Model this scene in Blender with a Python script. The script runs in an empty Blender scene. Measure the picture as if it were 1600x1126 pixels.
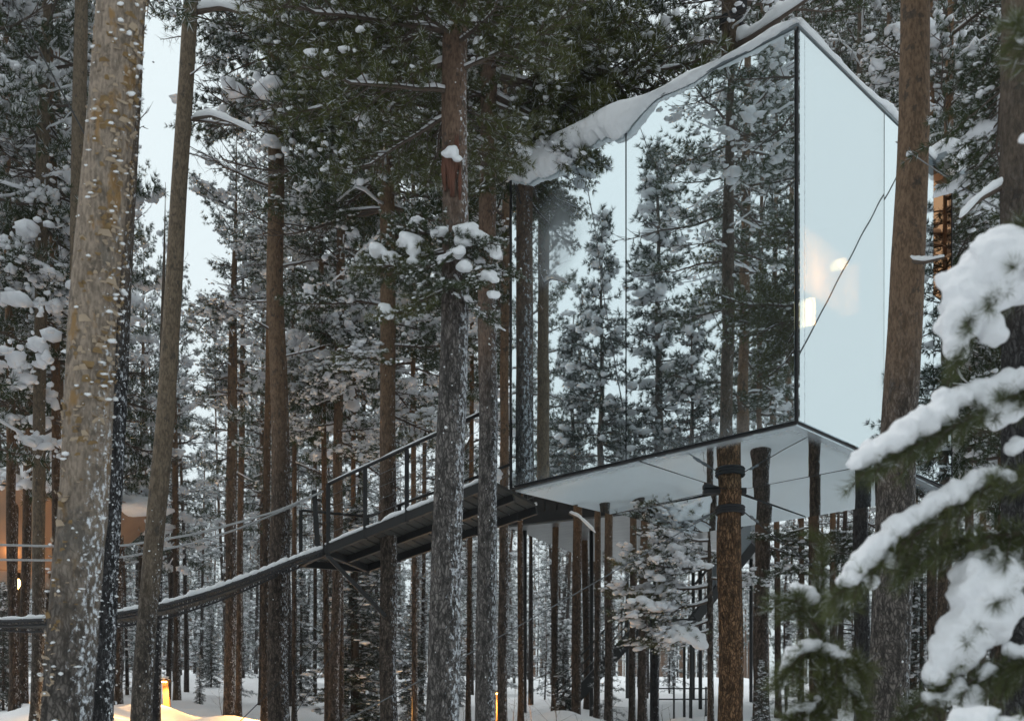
import bpy, math, random
import numpy as np
from mathutils import Vector, Matrix

random.seed(7)
RNG = np.random.default_rng(7)
SC = bpy.context.scene
COL = SC.collection

# ------------------------------------------------------------------ camera, sky, sun, exposure
FPX, HOR, KV, CZ = 1669.0, 1160.0, 1.0102, 1.6      # focal length and horizon in photo pixels, eye height
cam_d = bpy.data.cameras.new('camera')
cam = bpy.data.objects.new('camera', cam_d)
COL.objects.link(cam)
cam.location = (0, 0, CZ)
cam.rotation_euler = (math.radians(90), 0, 0)
cam_d.sensor_width = 36.0
cam_d.lens = FPX / 1600 * 36.0
cam_d.shift_y = (HOR - 563) * KV / 1600
cam_d.clip_start, cam_d.clip_end = 0.05, 2000
cam_d.dof.use_dof = True
cam_d.dof.focus_distance = 13.5
cam_d.dof.aperture_fstop = 2.8
SC.camera = cam

SUN_EL, SUN_ROT = math.radians(58), math.radians(300)
world = bpy.data.worlds.new('World')
SC.world = world
world.use_nodes = True
wn, wl = world.node_tree.nodes, world.node_tree.links
wn.clear()
w_sky = wn.new('ShaderNodeTexSky')
w_sky.sky_type = 'NISHITA'
w_sky.sun_disc = False
w_sky.sun_elevation, w_sky.sun_rotation = SUN_EL, SUN_ROT
w_sky.air_density, w_sky.dust_density, w_sky.ozone_density = 1.0, 4.0, 1.0
w_hs = wn.new('ShaderNodeHueSaturation')
w_hs.inputs['Saturation'].default_value = 0.35
w_hs.inputs['Value'].default_value = 0.8
w_mix = wn.new('ShaderNodeMix')
w_mix.data_type = 'RGBA'
w_mix.inputs[0].default_value = 0.90                       # an even layer of cloud over the clear sky
w_mix.inputs[7].default_value = (6.55, 7.4, 7.65, 1)
w_bg = wn.new('ShaderNodeBackground')
w_bg.inputs['Strength'].default_value = 0.1
w_out = wn.new('ShaderNodeOutputWorld')
wl.new(w_sky.outputs[0], w_hs.inputs['Color'])
wl.new(w_hs.outputs[0], w_mix.inputs[6])
wl.new(w_mix.outputs[2], w_bg.inputs['Color'])
wl.new(w_bg.outputs[0], w_out.inputs['Surface'])

sun_d = bpy.data.lights.new('sun', 'SUN')
sun_d.energy, sun_d.angle, sun_d.color = 1.4, math.radians(75), (1.0, 0.97, 0.94)
sun = bpy.data.objects.new('sun', sun_d)
COL.objects.link(sun)
sdir = Vector((math.cos(SUN_EL) * math.sin(SUN_ROT), math.cos(SUN_EL) * math.cos(SUN_ROT), math.sin(SUN_EL)))
sun.rotation_euler = (sdir).to_track_quat('Z', 'Y').to_euler()
sun.location = sdir * 60

SC.view_settings.view_transform = 'Standard'
SC.view_settings.look = 'None'
SC.view_settings.exposure = 0.42
SC.view_settings.gamma = 1.0
SC.view_settings.use_curve_mapping = False
SC.render.engine = 'CYCLES'
SC.cycles.max_bounces = 8
SC.cycles.diffuse_bounces = 3
SC.cycles.glossy_bounces = 5
SC.cycles.transparent_max_bounces = 8
SC.cycles.use_denoising = True

# ------------------------------------------------------------------ geometry helpers
def zrel(py, Y):
    return (HOR - py) * KV / FPX * Y
def P(px, py, Y):
    return np.array([(px - 800) / FPX * Y, Y, CZ + zrel(py, Y)])

def vnoise(p, seed=0):
    """value noise, p (n,3) -> (n,) in -1..1"""
    p = np.asarray(p, float)
    i = np.floor(p).astype(np.int64)
    f = p - i
    f = f * f * (3 - 2 * f)
    def h(x, y, z):
        n = (x * 374761393 + y * 668265263 + z * 2147483647 + seed * 1274126177) & 0xFFFFFFFF
        n = ((n ^ (n >> 13)) * 1274126177) & 0xFFFFFFFF
        n = (n ^ (n >> 16)) & 0xFFFF
        return n / 32767.5 - 1
    r = 0
    for dx in (0, 1):
        for dy in (0, 1):
            for dz in (0, 1):
                w = (f[:, 0] if dx else 1 - f[:, 0]) * (f[:, 1] if dy else 1 - f[:, 1]) * (f[:, 2] if dz else 1 - f[:, 2])
                r = r + w * h(i[:, 0] + dx, i[:, 1] + dy, i[:, 2] + dz)
    return r
def fbm(p, oct=3, seed=0):
    p = np.asarray(p, float)
    return sum(vnoise(p * 2 ** k, seed + k) / 2 ** k for k in range(oct))

def gz(x, y):
    x = np.asarray(x, float); y = np.asarray(y, float)
    base = np.interp(y, (-420, -60, 0, 10, 22, 27, 33, 40, 50, 80, 160, 700), (-8, -3, 0, 0.78, 1.78, 2.1, 2.75, 3.5, 4.4, 6.7, 11, 14))
    base = base + np.clip((-x - 2.5) / 6, 0, 1) * 0.62 * np.clip((y - 9) / 8, 0, 1)
    q = np.stack([x.ravel(), y.ravel(), np.zeros(x.size)], 1)
    b = (vnoise(q * 0.22, 3) * 0.16 + vnoise(q * 0.6, 5) * 0.09 + vnoise(q * 1.7, 6) * 0.045 + vnoise(q * 4.3, 8) * 0.022).reshape(x.shape)
    return base + b
def g1(x, y):
    return float(gz(np.array([x]), np.array([y]))[0])

class Acc:
    """collects vertices and faces with a material index"""
    def __init__(self):
        self.v, self.q, self.t, self.qm, self.tm, self.n = [], [], [], [], [], 0
    def add(self, V, quads=None, tris=None, m=0):
        V = np.asarray(V, float).reshape(-1, 3)
        if quads is not None and len(quads):
            quads = np.asarray(quads, np.int64)
            self.q.append(quads + self.n); self.qm.append(np.broadcast_to(np.asarray(m), (len(quads),)))
        if tris is not None and len(tris):
            tris = np.asarray(tris, np.int64)
            self.t.append(tris + self.n); self.tm.append(np.broadcast_to(np.asarray(m), (len(tris),)))
        self.v.append(V); self.n += len(V)
    def mesh(self, name, mats, smooth=True):
        V = np.concatenate(self.v) if self.v else np.zeros((0, 3))
        Q = np.concatenate(self.q) if self.q else np.zeros((0, 4), np.int64)
        T = np.concatenate(self.t) if self.t else np.zeros((0, 3), np.int64)
        me = bpy.data.meshes.new(name)
        me.vertices.add(len(V)); me.vertices.foreach_set('co', V.ravel())
        nl = Q.size + T.size
        me.loops.add(nl)
        me.loops.foreach_set('vertex_index', np.concatenate([Q.ravel(), T.ravel()]).astype(np.int32))
        me.polygons.add(len(Q) + len(T))
        st = np.concatenate([np.arange(len(Q)) * 4, Q.size + np.arange(len(T)) * 3]).astype(np.int32)
        me.polygons.foreach_set('loop_start', st)
        mi = np.concatenate((self.qm or [np.zeros(0)]) + (self.tm or [np.zeros(0)])).astype(np.int32)
        for m in mats: me.materials.append(m)
        if len(mi): me.polygons.foreach_set('material_index', mi)
        me.polygons.foreach_set('use_smooth', np.full(len(Q) + len(T), smooth))
        me.update(calc_edges=True)
        return me
    def obj(self, name, mats, parent=None, smooth=True):
        return link(name, self.mesh(name, mats if isinstance(mats, (list, tuple)) else [mats], smooth), parent)

def link(name, me, parent=None, loc=None):
    o = bpy.data.objects.new(name, me)
    COL.objects.link(o)
    if parent is not None: o.parent = parent
    if loc is not None: o.location = loc
    return o
def thing(name, label, cat, loc=(0, 0, 0), rz=0.0, group=None):
    o = bpy.data.objects.new(name, None)
    o.empty_display_size = 0.3
    COL.objects.link(o)
    o.location = tuple(float(c) for c in loc); o.rotation_euler = (0, 0, rz)
    o['label'] = label; o['category'] = cat
    if group: o['group'] = group
    return o
def tag(o, label, cat, group=None):
    o['label'] = label; o['category'] = cat
    if group: o['group'] = group
    return o

def tube(acc, path, rad, sides=6, m=0, cap=True):
    path = np.asarray(path, float); n = len(path)
    rad = np.broadcast_to(np.asarray(rad, float), (n,))
    tan = np.gradient(path, axis=0)
    tan /= np.linalg.norm(tan, axis=1, keepdims=True) + 1e-9
    ref = np.array([0, 0, 1.0]) if abs(tan[:, 2]).mean() < 0.8 else np.array([1.0, 0, 0])
    a = np.cross(tan, ref); a /= np.linalg.norm(a, axis=1, keepdims=True) + 1e-9
    b = np.cross(tan, a)
    th = np.arange(sides) * 2 * math.pi / sides
    V = path[:, None] + rad[:, None, None] * (np.cos(th)[None, :, None] * a[:, None] + np.sin(th)[None, :, None] * b[:, None])
    i = np.arange(n - 1)[:, None] * sides; j = np.arange(sides)[None]; j2 = (j + 1) % sides
    Q = np.stack([i + j, i + j2, i + sides + j2, i + sides + j], -1).reshape(-1, 4)
    V = V.reshape(-1, 3); T = None
    if cap:
        k = len(V)
        V = np.concatenate([V, path[:1], path[-1:]])
        jj = np.arange(sides); jn = (jj + 1) % sides
        T = np.concatenate([np.stack([np.full(sides, k), jn, jj], 1), np.stack([np.full(sides, k + 1), (n - 1) * sides + jj, (n - 1) * sides + jn], 1)])
    acc.add(V, Q, T, m)

BQ = np.array([[0, 1, 3, 2], [4, 6, 7, 5], [0, 4, 5, 1], [2, 3, 7, 6], [0, 2, 6, 4], [1, 5, 7, 3]])
def obox(acc, o, a, b, c, m=0):
    """box from corner o along three edge vectors"""
    o, a, b, c = (np.asarray(x, float) for x in (o, a, b, c))
    V = [o + i * a + j * b + k * c for i in (0, 1) for j in (0, 1) for k in (0, 1)]
    if np.dot(np.cross(a, b), c) < 0: acc.add(V, BQ[:, ::-1], None, m)
    else: acc.add(V, BQ, None, m)
def beam(acc, p, q, w, h, m=0, up=(0, 0, 1)):
    p, q = np.asarray(p, float), np.asarray(q, float)
    d = q - p; s = np.cross(d, up); s /= np.linalg.norm(s) + 1e-9
    u = np.cross(s, d); u /= np.linalg.norm(u) + 1e-9
    obox(acc, p - s * w / 2 - u * h / 2, d, s * w, u * h, m)

def ico(sub):
    import bmesh
    bm = bmesh.new(); bmesh.ops.create_icosphere(bm, subdivisions=sub, radius=1)
    bm.verts.ensure_lookup_table()
    V = np.array([v.co[:] for v in bm.verts]); T = np.array([[v.index for v in f.verts] for f in bm.faces])
    bm.free(); return V, T
ICO = {s: ico(s) for s in (1, 2, 3)}
LUMPS = {s: [ICO[s][0] * (1 + 0.42 * fbm(ICO[s][0] * 1.4 + 11 * k, 2, k))[:, None] for k in range(7)] for s in (1, 2, 3)}
def blobs(acc, pos, size, sub=1, flat=0.7, m=0, rng=RNG):
    """irregular lumps of snow; size (n,) or (n,3)"""
    pos = np.asarray(pos, float).reshape(-1, 3); n = len(pos)
    if n == 0: return
    size = np.asarray(size, float)
    if size.ndim < 2: size = np.repeat(np.broadcast_to(size, (n,))[:, None], 3, 1) * np.array([1, 1, flat]) * rng.uniform(0.6, 1.5, (n, 3))
    T = ICO[sub][1]; kind = rng.integers(0, 7, n); rot = rng.uniform(0, 6.28, n)
    L = np.stack(LUMPS[sub])[kind]
    c, s = np.cos(rot)[:, None], np.sin(rot)[:, None]
    R = np.stack([L[:, :, 0] * c - L[:, :, 1] * s, L[:, :, 0] * s + L[:, :, 1] * c, L[:, :, 2]], -1)
    V = R * size[:, None] + pos[:, None]
    nv = L.shape[1]
    acc.add(V.reshape(-1, 3), None, (T[None] + (np.arange(n) * nv)[:, None, None]).reshape(-1, 3), m)

def needles(acc, pos, dirs, count, length, width, frost=0.15, spread=(0.5, 1.15), rng=RNG):
    """tufts of needles: thin three-cornered blades raying forward from twig points"""
    pos = np.asarray(pos, float).reshape(-1, 3); n = len(pos)
    if n == 0: return
    d = np.asarray(dirs, float).reshape(-1, 3); d = d / (np.linalg.norm(d, axis=1, keepdims=True) + 1e-9)
    ref = np.where(abs(d[:, 2:3]) < 0.9, np.array([[0, 0, 1.0]]), np.array([[1.0, 0, 0]]))
    a = np.cross(d, ref); a /= np.linalg.norm(a, axis=1, keepdims=True) + 1e-9
    b = np.cross(a, d)
    az = rng.uniform(0, 6.283, (n, count)); sp = rng.uniform(spread[0], spread[1], (n, count))
    nd = np.cos(sp)[..., None] * d[:, None] + np.sin(sp)[..., None] * (np.cos(az)[..., None] * a[:, None] + np.sin(az)[..., None] * b[:, None])
    up = nd[..., 2]
    side = np.cross(nd, rng.normal(size=(n, count, 3))); side /= np.linalg.norm(side, axis=-1, keepdims=True) + 1e-9
    L = length * rng.uniform(0.7, 1.2, (n, count, 1)); W = width * rng.uniform(0.7, 1.3, (n, count, 1))
    p0 = pos[:, None] + nd * L * 0.04
    V = np.stack([p0 - side * W * 0.5, p0 + side * W * 0.5 + nd * L * 0.1, p0 + nd * L], 2).reshape(-1, 3)
    mi = (rng.uniform(size=(n, count)) < frost * (0.6 + 0.8 * (up > 0))).astype(int).ravel()
    acc.add(V, None, np.arange(n * count * 3).reshape(-1, 3), mi)

# ------------------------------------------------------------------ materials
def nmat(name):
    m = bpy.data.materials.new(name); m.use_nodes = True
    nt = m.node_tree; nt.nodes.clear()
    out = nt.nodes.new('ShaderNodeOutputMaterial')
    bs = nt.nodes.new('ShaderNodeBsdfPrincipled')
    nt.links.new(bs.outputs[0], out.inputs['Surface'])
    return m, nt, bs, out
def N(nt, typ, **kw):
    n = nt.nodes.new(typ)
    for k, v in kw.items():
        if k in n.inputs.keys(): n.inputs[k].default_value = v
        else: setattr(n, k, v)
    return n
def math_n(nt, op, a, b=None, clamp=False):
    n = nt.nodes.new('ShaderNodeMath'); n.operation = op; n.use_clamp = clamp
    for i, x in enumerate((a, b)):
        if x is None: continue
        if isinstance(x, (int, float)): n.inputs[i].default_value = x
        else: nt.links.new(x, n.inputs[i])
    return n.outputs[0]
def mixc(nt, fac, a, b):
    n = nt.nodes.new('ShaderNodeMix'); n.data_type = 'RGBA'
    for sock, x in ((n.inputs[0], fac), (n.inputs[6], a), (n.inputs[7], b)):
        if isinstance(x, (int, float)): sock.default_value = x
        elif isinstance(x, tuple): sock.default_value = x + (1,) if len(x) == 3 else x
        else: nt.links.new(x, sock)
    return n.outputs[2]
def ramp(nt, fac, stops):
    n = nt.nodes.new('ShaderNodeMapRange'); n.interpolation_type = 'SMOOTHSTEP'
    n.inputs[1].default_value, n.inputs[2].default_value = stops
    nt.links.new(fac, n.inputs[0]); return n.outputs[0]
def noise(nt, scale, detail=3, rough=0.55, vec=None, stretch=None):
    tc = nt.nodes.new('ShaderNodeTexCoord'); src = vec or tc.outputs['Object']
    if stretch:
        mp = nt.nodes.new('ShaderNodeMapping'); mp.inputs['Scale'].default_value = stretch
        nt.links.new(src, mp.inputs[0]); src = mp.outputs[0]
    n = N(nt, 'ShaderNodeTexNoise', Scale=scale, Detail=detail, Roughness=rough)
    nt.links.new(src, n.inputs['Vector']); return n.outputs['Fac']
def bump(nt, bs, h, strength, dist):
    b = N(nt, 'ShaderNodeBump', Strength=strength, Distance=dist)
    nt.links.new(h, b.inputs['Height']); nt.links.new(b.outputs[0], bs.inputs['Normal'])

def snow_mat(name='snow', col=(0.86, 0.875, 0.90), sc=9.0):
    m, nt, bs, out = nmat(name)
    n = noise(nt, sc, 4)
    nt.links.new(mixc(nt, n, tuple(c * 0.93 for c in col), col), bs.inputs['Base Color'])
    bs.inputs['Roughness'].default_value = 0.65
    bs.inputs['Specular IOR Level'].default_value = 0.25
    bump(nt, bs, noise(nt, sc * 5, 3), 0.25, 0.02)
    return m
def plain(name, col, rough=0.6, metal=0.0, var=0.25, sc=8.0, bmp=0.0, stretch=None, spec=0.5):
    m, nt, bs, out = nmat(name)
    n = noise(nt, sc, 4, stretch=stretch)
    nt.links.new(mixc(nt, n, tuple(c * (1 - var) for c in col), tuple(min(1, c * (1 + var)) for c in col)), bs.inputs['Base Color'])
    bs.inputs['Roughness'].default_value = rough; bs.inputs['Metallic'].default_value = metal
    bs.inputs['Specular IOR Level'].default_value = spec
    if bmp: bump(nt, bs, noise(nt, sc * 2, 4, stretch=stretch), bmp, 0.02)
    return m
def needle_mat(name, c1, c2):
    m, nt, bs, out = nmat(name)
    oi = nt.nodes.new('ShaderNodeObjectInfo')
    n = noise(nt, 1.6, 2)
    f = math_n(nt, 'ADD', math_n(nt, 'MULTIPLY', n, 0.7), math_n(nt, 'MULTIPLY', oi.outputs['Random'], 0.4), True)
    nt.links.new(mixc(nt, f, c1, c2), bs.inputs['Base Color'])
    bs.inputs['Roughness'].default_value = 0.55; bs.inputs['Specular IOR Level'].default_value = 0.2
    return m
def bark_mat(name, low, high, z0, z1, spots=(0.05, 0.045, 0.04), snow=0.0, zs=(3.0, 9.0), ridge=1.0, patch=None):
    """rough dark bark low on the stem, smoother warm bark higher up; driven snow sticks to the windward side"""
    m, nt, bs, out = nmat(name)
    tc = nt.nodes.new('ShaderNodeTexCoord'); sx = nt.nodes.new('ShaderNodeSeparateXYZ')
    nt.links.new(tc.outputs['Object'], sx.inputs[0])
    z = sx.outputs['Z']
    big = noise(nt, 2.2, 3, stretch=(1, 1, 0.5))
    zz = math_n(nt, 'ADD', z, math_n(nt, 'MULTIPLY', math_n(nt, 'SUBTRACT', big, 0.5), 3.0))
    f = ramp(nt, zz, (z0, z1))
    plates = noise(nt, 22, 5, 0.68, stretch=(1, 1, 0.36))
    fine = noise(nt, 60, 4, 0.6, stretch=(1, 1, 0.35))
    lo = mixc(nt, ramp(nt, plates, (0.36, 0.62)), tuple(c * 0.25 for c in low), tuple(c * 1.25 for c in low))
    vo = N(nt, 'ShaderNodeTexVoronoi', Scale=40.0); vo.feature = 'DISTANCE_TO_EDGE'
    mpv = nt.nodes.new('ShaderNodeMapping'); mpv.inputs['Scale'].default_value = (1, 1, 0.30)
    wv = nt.nodes.new('ShaderNodeMix'); wv.data_type = 'VECTOR'; wv.inputs[0].default_value = 0.09
    nv = N(nt, 'ShaderNodeTexNoise', Scale=9.0, Detail=3.0); nt.links.new(tc.outputs['Object'], nv.inputs['Vector'])
    nt.links.new(tc.outputs['Object'], wv.inputs[4]); nt.links.new(nv.outputs['Color'], wv.inputs[5])
    nt.links.new(wv.outputs[1], mpv.inputs[0]); nt.links.new(mpv.outputs[0], vo.inputs['Vector'])
    crack = ramp(nt, vo.outputs['Distance'], (-0.05, 0.22))
    lo = mixc(nt, math_n(nt, 'SUBTRACT', 1.0, crack), lo, tuple(c * 0.26 for c in low))
    hi = mixc(nt, ramp(nt, math_n(nt, 'ADD', math_n(nt, 'MULTIPLY', fine, 0.6), math_n(nt, 'MULTIPLY', plates, 0.4)), (0.36, 0.64)), tuple(c * 0.55 for c in high), tuple(c * 1.25 for c in high))
    if patch:
        pt = noise(nt, 7, 4, 0.6, stretch=(1, 1, 0.45))
        hi = mixc(nt, ramp(nt, pt, (0.56, 0.66)), hi, patch)
        gp = noise(nt, 4.2, 5, 0.65, stretch=(1, 1, 0.6))
        hi = mixc(nt, math_n(nt, 'MULTIPLY', ramp(nt, gp, (0.55, 0.64)), 0.75), hi, (0.13, 0.12, 0.105))
    sp = noise(nt, 9, 4, 0.7, stretch=(1, 1, 0.7))
    hi = mixc(nt, math_n(nt, 'MULTIPLY', ramp(nt, sp, (0.57, 0.66)), 0.75), hi, spots)
    col = mixc(nt, f, lo, hi)
    if snow > 0:
        ge = nt.nodes.new('ShaderNodeNewGeometry')
        dt = nt.nodes.new('ShaderNodeVectorMath'); dt.operation = 'DOT_PRODUCT'
        nt.links.new(ge.outputs['Normal'], dt.inputs[0]); dt.inputs[1].default_value = (0.92, -0.35, 0.15)
        sn = noise(nt, 34, 6, 0.74, stretch=(1, 1, 0.6))
        zf = math_n(nt, 'SUBTRACT', 1.0, ramp(nt, z, zs))
        k = math_n(nt, 'ADD', math_n(nt, 'MULTIPLY', dt.outputs['Value'], 0.30), math_n(nt, 'MULTIPLY', sn, 1.0))
        k = math_n(nt, 'ADD', k, math_n(nt, 'MULTIPLY', zf, 0.10))
        th = 0.97 - 0.16 * snow
        col = mixc(nt, ramp(nt, k, (th, th + 0.12)), col, (0.70, 0.73, 0.78))
    nt.links.new(col, bs.inputs['Base Color'])
    bs.inputs['Roughness'].default_value = 0.85; bs.inputs['Specular IOR Level'].default_value = 0.2
    h = mixc(nt, f, math_n(nt, 'ADD', math_n(nt, 'MULTIPLY', plates, 0.5), math_n(nt, 'MULTIPLY', crack, 0.7)), fine)
    bump(nt, bs, h, 0.8 * ridge, 0.03)
    return m

M_SNOW = snow_mat()
M_SNOWB = snow_mat('branch_snow', (0.82, 0.83, 0.865), 14)
M_FROST = plain('frosted_needles', (0.55, 0.58, 0.60), 0.7, var=0.15)
M_NEEDLE = needle_mat('pine_needles', (0.024, 0.038, 0.014), (0.058, 0.076, 0.026))
M_SPRUCE = needle_mat('spruce_needles', (0.014, 0.026, 0.017), (0.034, 0.052, 0.030))
M_OLIVE = needle_mat('olive_needles', (0.050, 0.058, 0.016), (0.110, 0.116, 0.036))
M_FGSNOW = snow_mat('grainy_bough_snow', (0.84, 0.85, 0.88), 30)
M_FGN = needle_mat('foreground_needles', (0.050, 0.064, 0.022), (0.115, 0.125, 0.048))
M_TWIG = plain('twig_bark', (0.085, 0.062, 0.048), 0.85, var=0.35)
M_PALE = bark_mat('pale_peeling_bark', (0.13, 0.115, 0.105), (0.285, 0.228, 0.18), 1.2, 3.6, (0.09, 0.075, 0.06), 0.55, (2.0, 5.5), 0.7, patch=(0.27, 0.165, 0.075))
M_DARK = bark_mat('dark_scaly_bark', (0.055, 0.053, 0.055), (0.12, 0.092, 0.070), 3.5, 6.5, snow=0.5)
M_TAN = bark_mat('tan_bark', (0.125, 0.105, 0.088), (0.17, 0.130, 0.092), 1.5, 4.0, snow=0.35, zs=(1.5, 4.5), ridge=0.5)
M_BROWN = bark_mat('brown_bark', (0.13, 0.102, 0.084), (0.19, 0.124, 0.080), 3.0, 6.0, snow=0.55, zs=(2.5, 7.0))
M_GREY = bark_mat('grey_furrowed_bark', (0.17, 0.155, 0.147), (0.19, 0.125, 0.09), 4.3, 6.4, snow=0.75, zs=(4.0, 9.0))
M_SCARRED = bark_mat('scarred_brown_bark', (0.15, 0.132, 0.120), (0.185, 0.122, 0.080), 3.0, 5.2, snow=0.5, zs=(2.0, 5.0))
M_RED = bark_mat('reddish_bark', (0.11, 0.08, 0.06), (0.195, 0.112, 0.062), 3, 6.5, snow=0.4)
M_RIDGE = bark_mat('deep_furrowed_brown_bark', (0.23, 0.130, 0.070), (0.115, 0.082, 0.055), 5, 9, snow=0.25, zs=(1.0, 3.5), ridge=1.3)
M_STEEL = plain('dark_steel', (0.012, 0.012, 0.013), 0.5, 0.1, 0.3, 12)
M_DECK = plain('weathered_plank', (0.042, 0.040, 0.036), 0.8, 0, 0.5, 10, 0.3, (1, 8, 1))
M_CABLE = plain('galvanised_cable', (0.16, 0.17, 0.18), 0.45, 0.6)
M_DCABLE = plain('dark_cable', (0.03, 0.03, 0.033), 0.6)
M_STRAP = plain('black_strap', (0.015, 0.015, 0.017), 0.7)
M_ROPE = plain('frosted_rope', (0.36, 0.37, 0.38), 0.8, var=0.35, sc=30)

def mirror_mat(name, col=(0.80, 0.865, 0.885), see=0.0, kind='plain', s=4.0):
    """mirror-coated panel; faint waviness, frost patches and a rime band at its cold edges"""
    m, nt, bs, out = nmat(name)
    bs.inputs['Metallic'].default_value = 1.0
    bs.inputs['Roughness'].default_value = 0.012
    bs.inputs['Base Color'].default_value = col + (1,)
    tc = nt.nodes.new('ShaderNodeTexCoord'); sx = nt.nodes.new('ShaderNodeSeparateXYZ')
    nt.links.new(tc.outputs['Object'], sx.inputs[0])
    wav = N(nt, 'ShaderNodeTexNoise', Scale=0.9, Detail=1.0)
    nt.links.new(tc.outputs['Object'], wav.inputs['Vector'])
    bump(nt, bs, wav.outputs['Fac'], 0.04, 0.05)
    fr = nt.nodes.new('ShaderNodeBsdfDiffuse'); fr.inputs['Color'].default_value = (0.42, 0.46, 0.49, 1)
    nz = noise(nt, 5, 4, 0.7)
    if kind == 'under':
        mn = math_n(nt, 'MINIMUM', sx.outputs['X'], sx.outputs['Y'])
        e = math_n(nt, 'ADD', mn, math_n(nt, 'MULTIPLY', nz, 0.16))
        f = math_n(nt, 'MULTIPLY', math_n(nt, 'SUBTRACT', 1.0, ramp(nt, e, (0.14, 0.34))), 0.55)
        f = math_n(nt, 'ADD', f, math_n(nt, 'MULTIPLY', ramp(nt, noise(nt, 1.1, 4), (0.5, 0.8)), 0.05))
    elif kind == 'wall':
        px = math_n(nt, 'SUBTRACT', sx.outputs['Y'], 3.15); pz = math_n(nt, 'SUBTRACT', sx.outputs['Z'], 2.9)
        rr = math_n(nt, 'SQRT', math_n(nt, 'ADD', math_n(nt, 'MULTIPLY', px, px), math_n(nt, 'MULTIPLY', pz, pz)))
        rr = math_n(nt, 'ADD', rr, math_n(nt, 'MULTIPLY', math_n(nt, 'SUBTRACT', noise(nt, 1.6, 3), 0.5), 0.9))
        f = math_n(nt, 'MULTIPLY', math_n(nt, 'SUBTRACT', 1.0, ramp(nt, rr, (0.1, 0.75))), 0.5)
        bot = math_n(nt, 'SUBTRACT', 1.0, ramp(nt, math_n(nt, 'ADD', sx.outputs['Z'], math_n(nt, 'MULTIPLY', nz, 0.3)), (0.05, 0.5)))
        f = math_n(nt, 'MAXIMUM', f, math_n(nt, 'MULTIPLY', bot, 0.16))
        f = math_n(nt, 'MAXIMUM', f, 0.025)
    else:
        n2 = noise(nt, 26, 3, 0.6)
        ln = math_n(nt, 'ABSOLUTE', math_n(nt, 'SUBTRACT', math_n(nt, 'ADD', sx.outputs['X'], math_n(nt, 'MULTIPLY', math_n(nt, 'SUBTRACT', n2, 0.5), 0.05)), 0.11))
        f = math_n(nt, 'MULTIPLY', math_n(nt, 'SUBTRACT', 1.0, ramp(nt, ln, (0.004, 0.010))), 0.55)
    mx = nt.nodes.new('ShaderNodeMixShader')
    nt.links.new(f, mx.inputs[0]); nt.links.new(bs.outputs[0], mx.inputs[1]); nt.links.new(fr.outputs[0], mx.inputs[2])
    last = mx.outputs[0]
    if see > 0:
        tr = nt.nodes.new('ShaderNodeBsdfTransparent')
        m2 = nt.nodes.new('ShaderNodeMixShader'); m2.inputs[0].default_value = see
        nt.links.new(last, m2.inputs[1]); nt.links.new(tr.outputs[0], m2.inputs[2]); last = m2.outputs[0]
    nt.links.new(last, out.inputs['Surface'])
    return m
def emit_mat(name, col, strength):
    m, nt, bs, out = nmat(name)
    bs.inputs['Base Color'].default_value = (0.8, 0.7, 0.5, 1)
    bs.inputs['Emission Color'].default_value = col + (1,)
    bs.inputs['Emission Strength'].default_value = strength
    return m
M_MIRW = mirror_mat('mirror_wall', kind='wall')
M_MIRR = mirror_mat('mirror_wall_streaked', kind='streak')
M_MIRG = mirror_mat('one_way_glass', see=0.16, kind='streak')
M_MIRB = mirror_mat('mirror_underside', (0.83, 0.94, 0.985), kind='under')
M_AMBER = mirror_mat('amber_glass', (0.45, 0.17, 0.02), kind='streak')
M_ROOMIN = plain('dark_interior', (0.02, 0.02, 0.022), 0.9)
M_BIRCH = plain('birch_panel', (0.55, 0.40, 0.24), 0.6, var=0.15, sc=5, stretch=(1, 1, 0.2))
M_LAMP = emit_mat('lamp_glow', (1.0, 0.62, 0.25), 24)
M_GLOW = emit_mat('bollard_glow', (1.0, 0.55, 0.16), 14)
M_WOOD = plain('bollard_wood', (0.22, 0.11, 0.045), 0.7, var=0.35, sc=12, stretch=(1, 1, 0.15))
M_TANWALL = plain('tan_cladding', (0.30, 0.19, 0.12), 0.7, var=0.2, sc=3)
M_CHAR = plain('charred_boards', (0.02, 0.019, 0.018), 0.8, var=0.4, sc=6, bmp=0.3)
M_SOFFIT = plain('printed_soffit', (0.20, 0.205, 0.205), 0.35, 0.3, var=0.5, sc=1.3, stretch=(1, 3, 1))
M_GREYPANEL = plain('grey_panel', (0.20, 0.23, 0.25), 0.5, 0.2, 0.15, 2)
M_FLAKE = plain('amber_bark_flake', (0.19, 0.12, 0.05), 0.8, var=0.5, sc=20)
M_SCAR = plain('torn_red_bark', (0.13, 0.055, 0.035), 0.85, var=0.5, sc=25, bmp=0.5, stretch=(1, 1, 0.2))
M_FLAKEP = plain('pale_bark_flake', (0.36, 0.28, 0.20), 0.8, var=0.3, sc=20)
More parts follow.
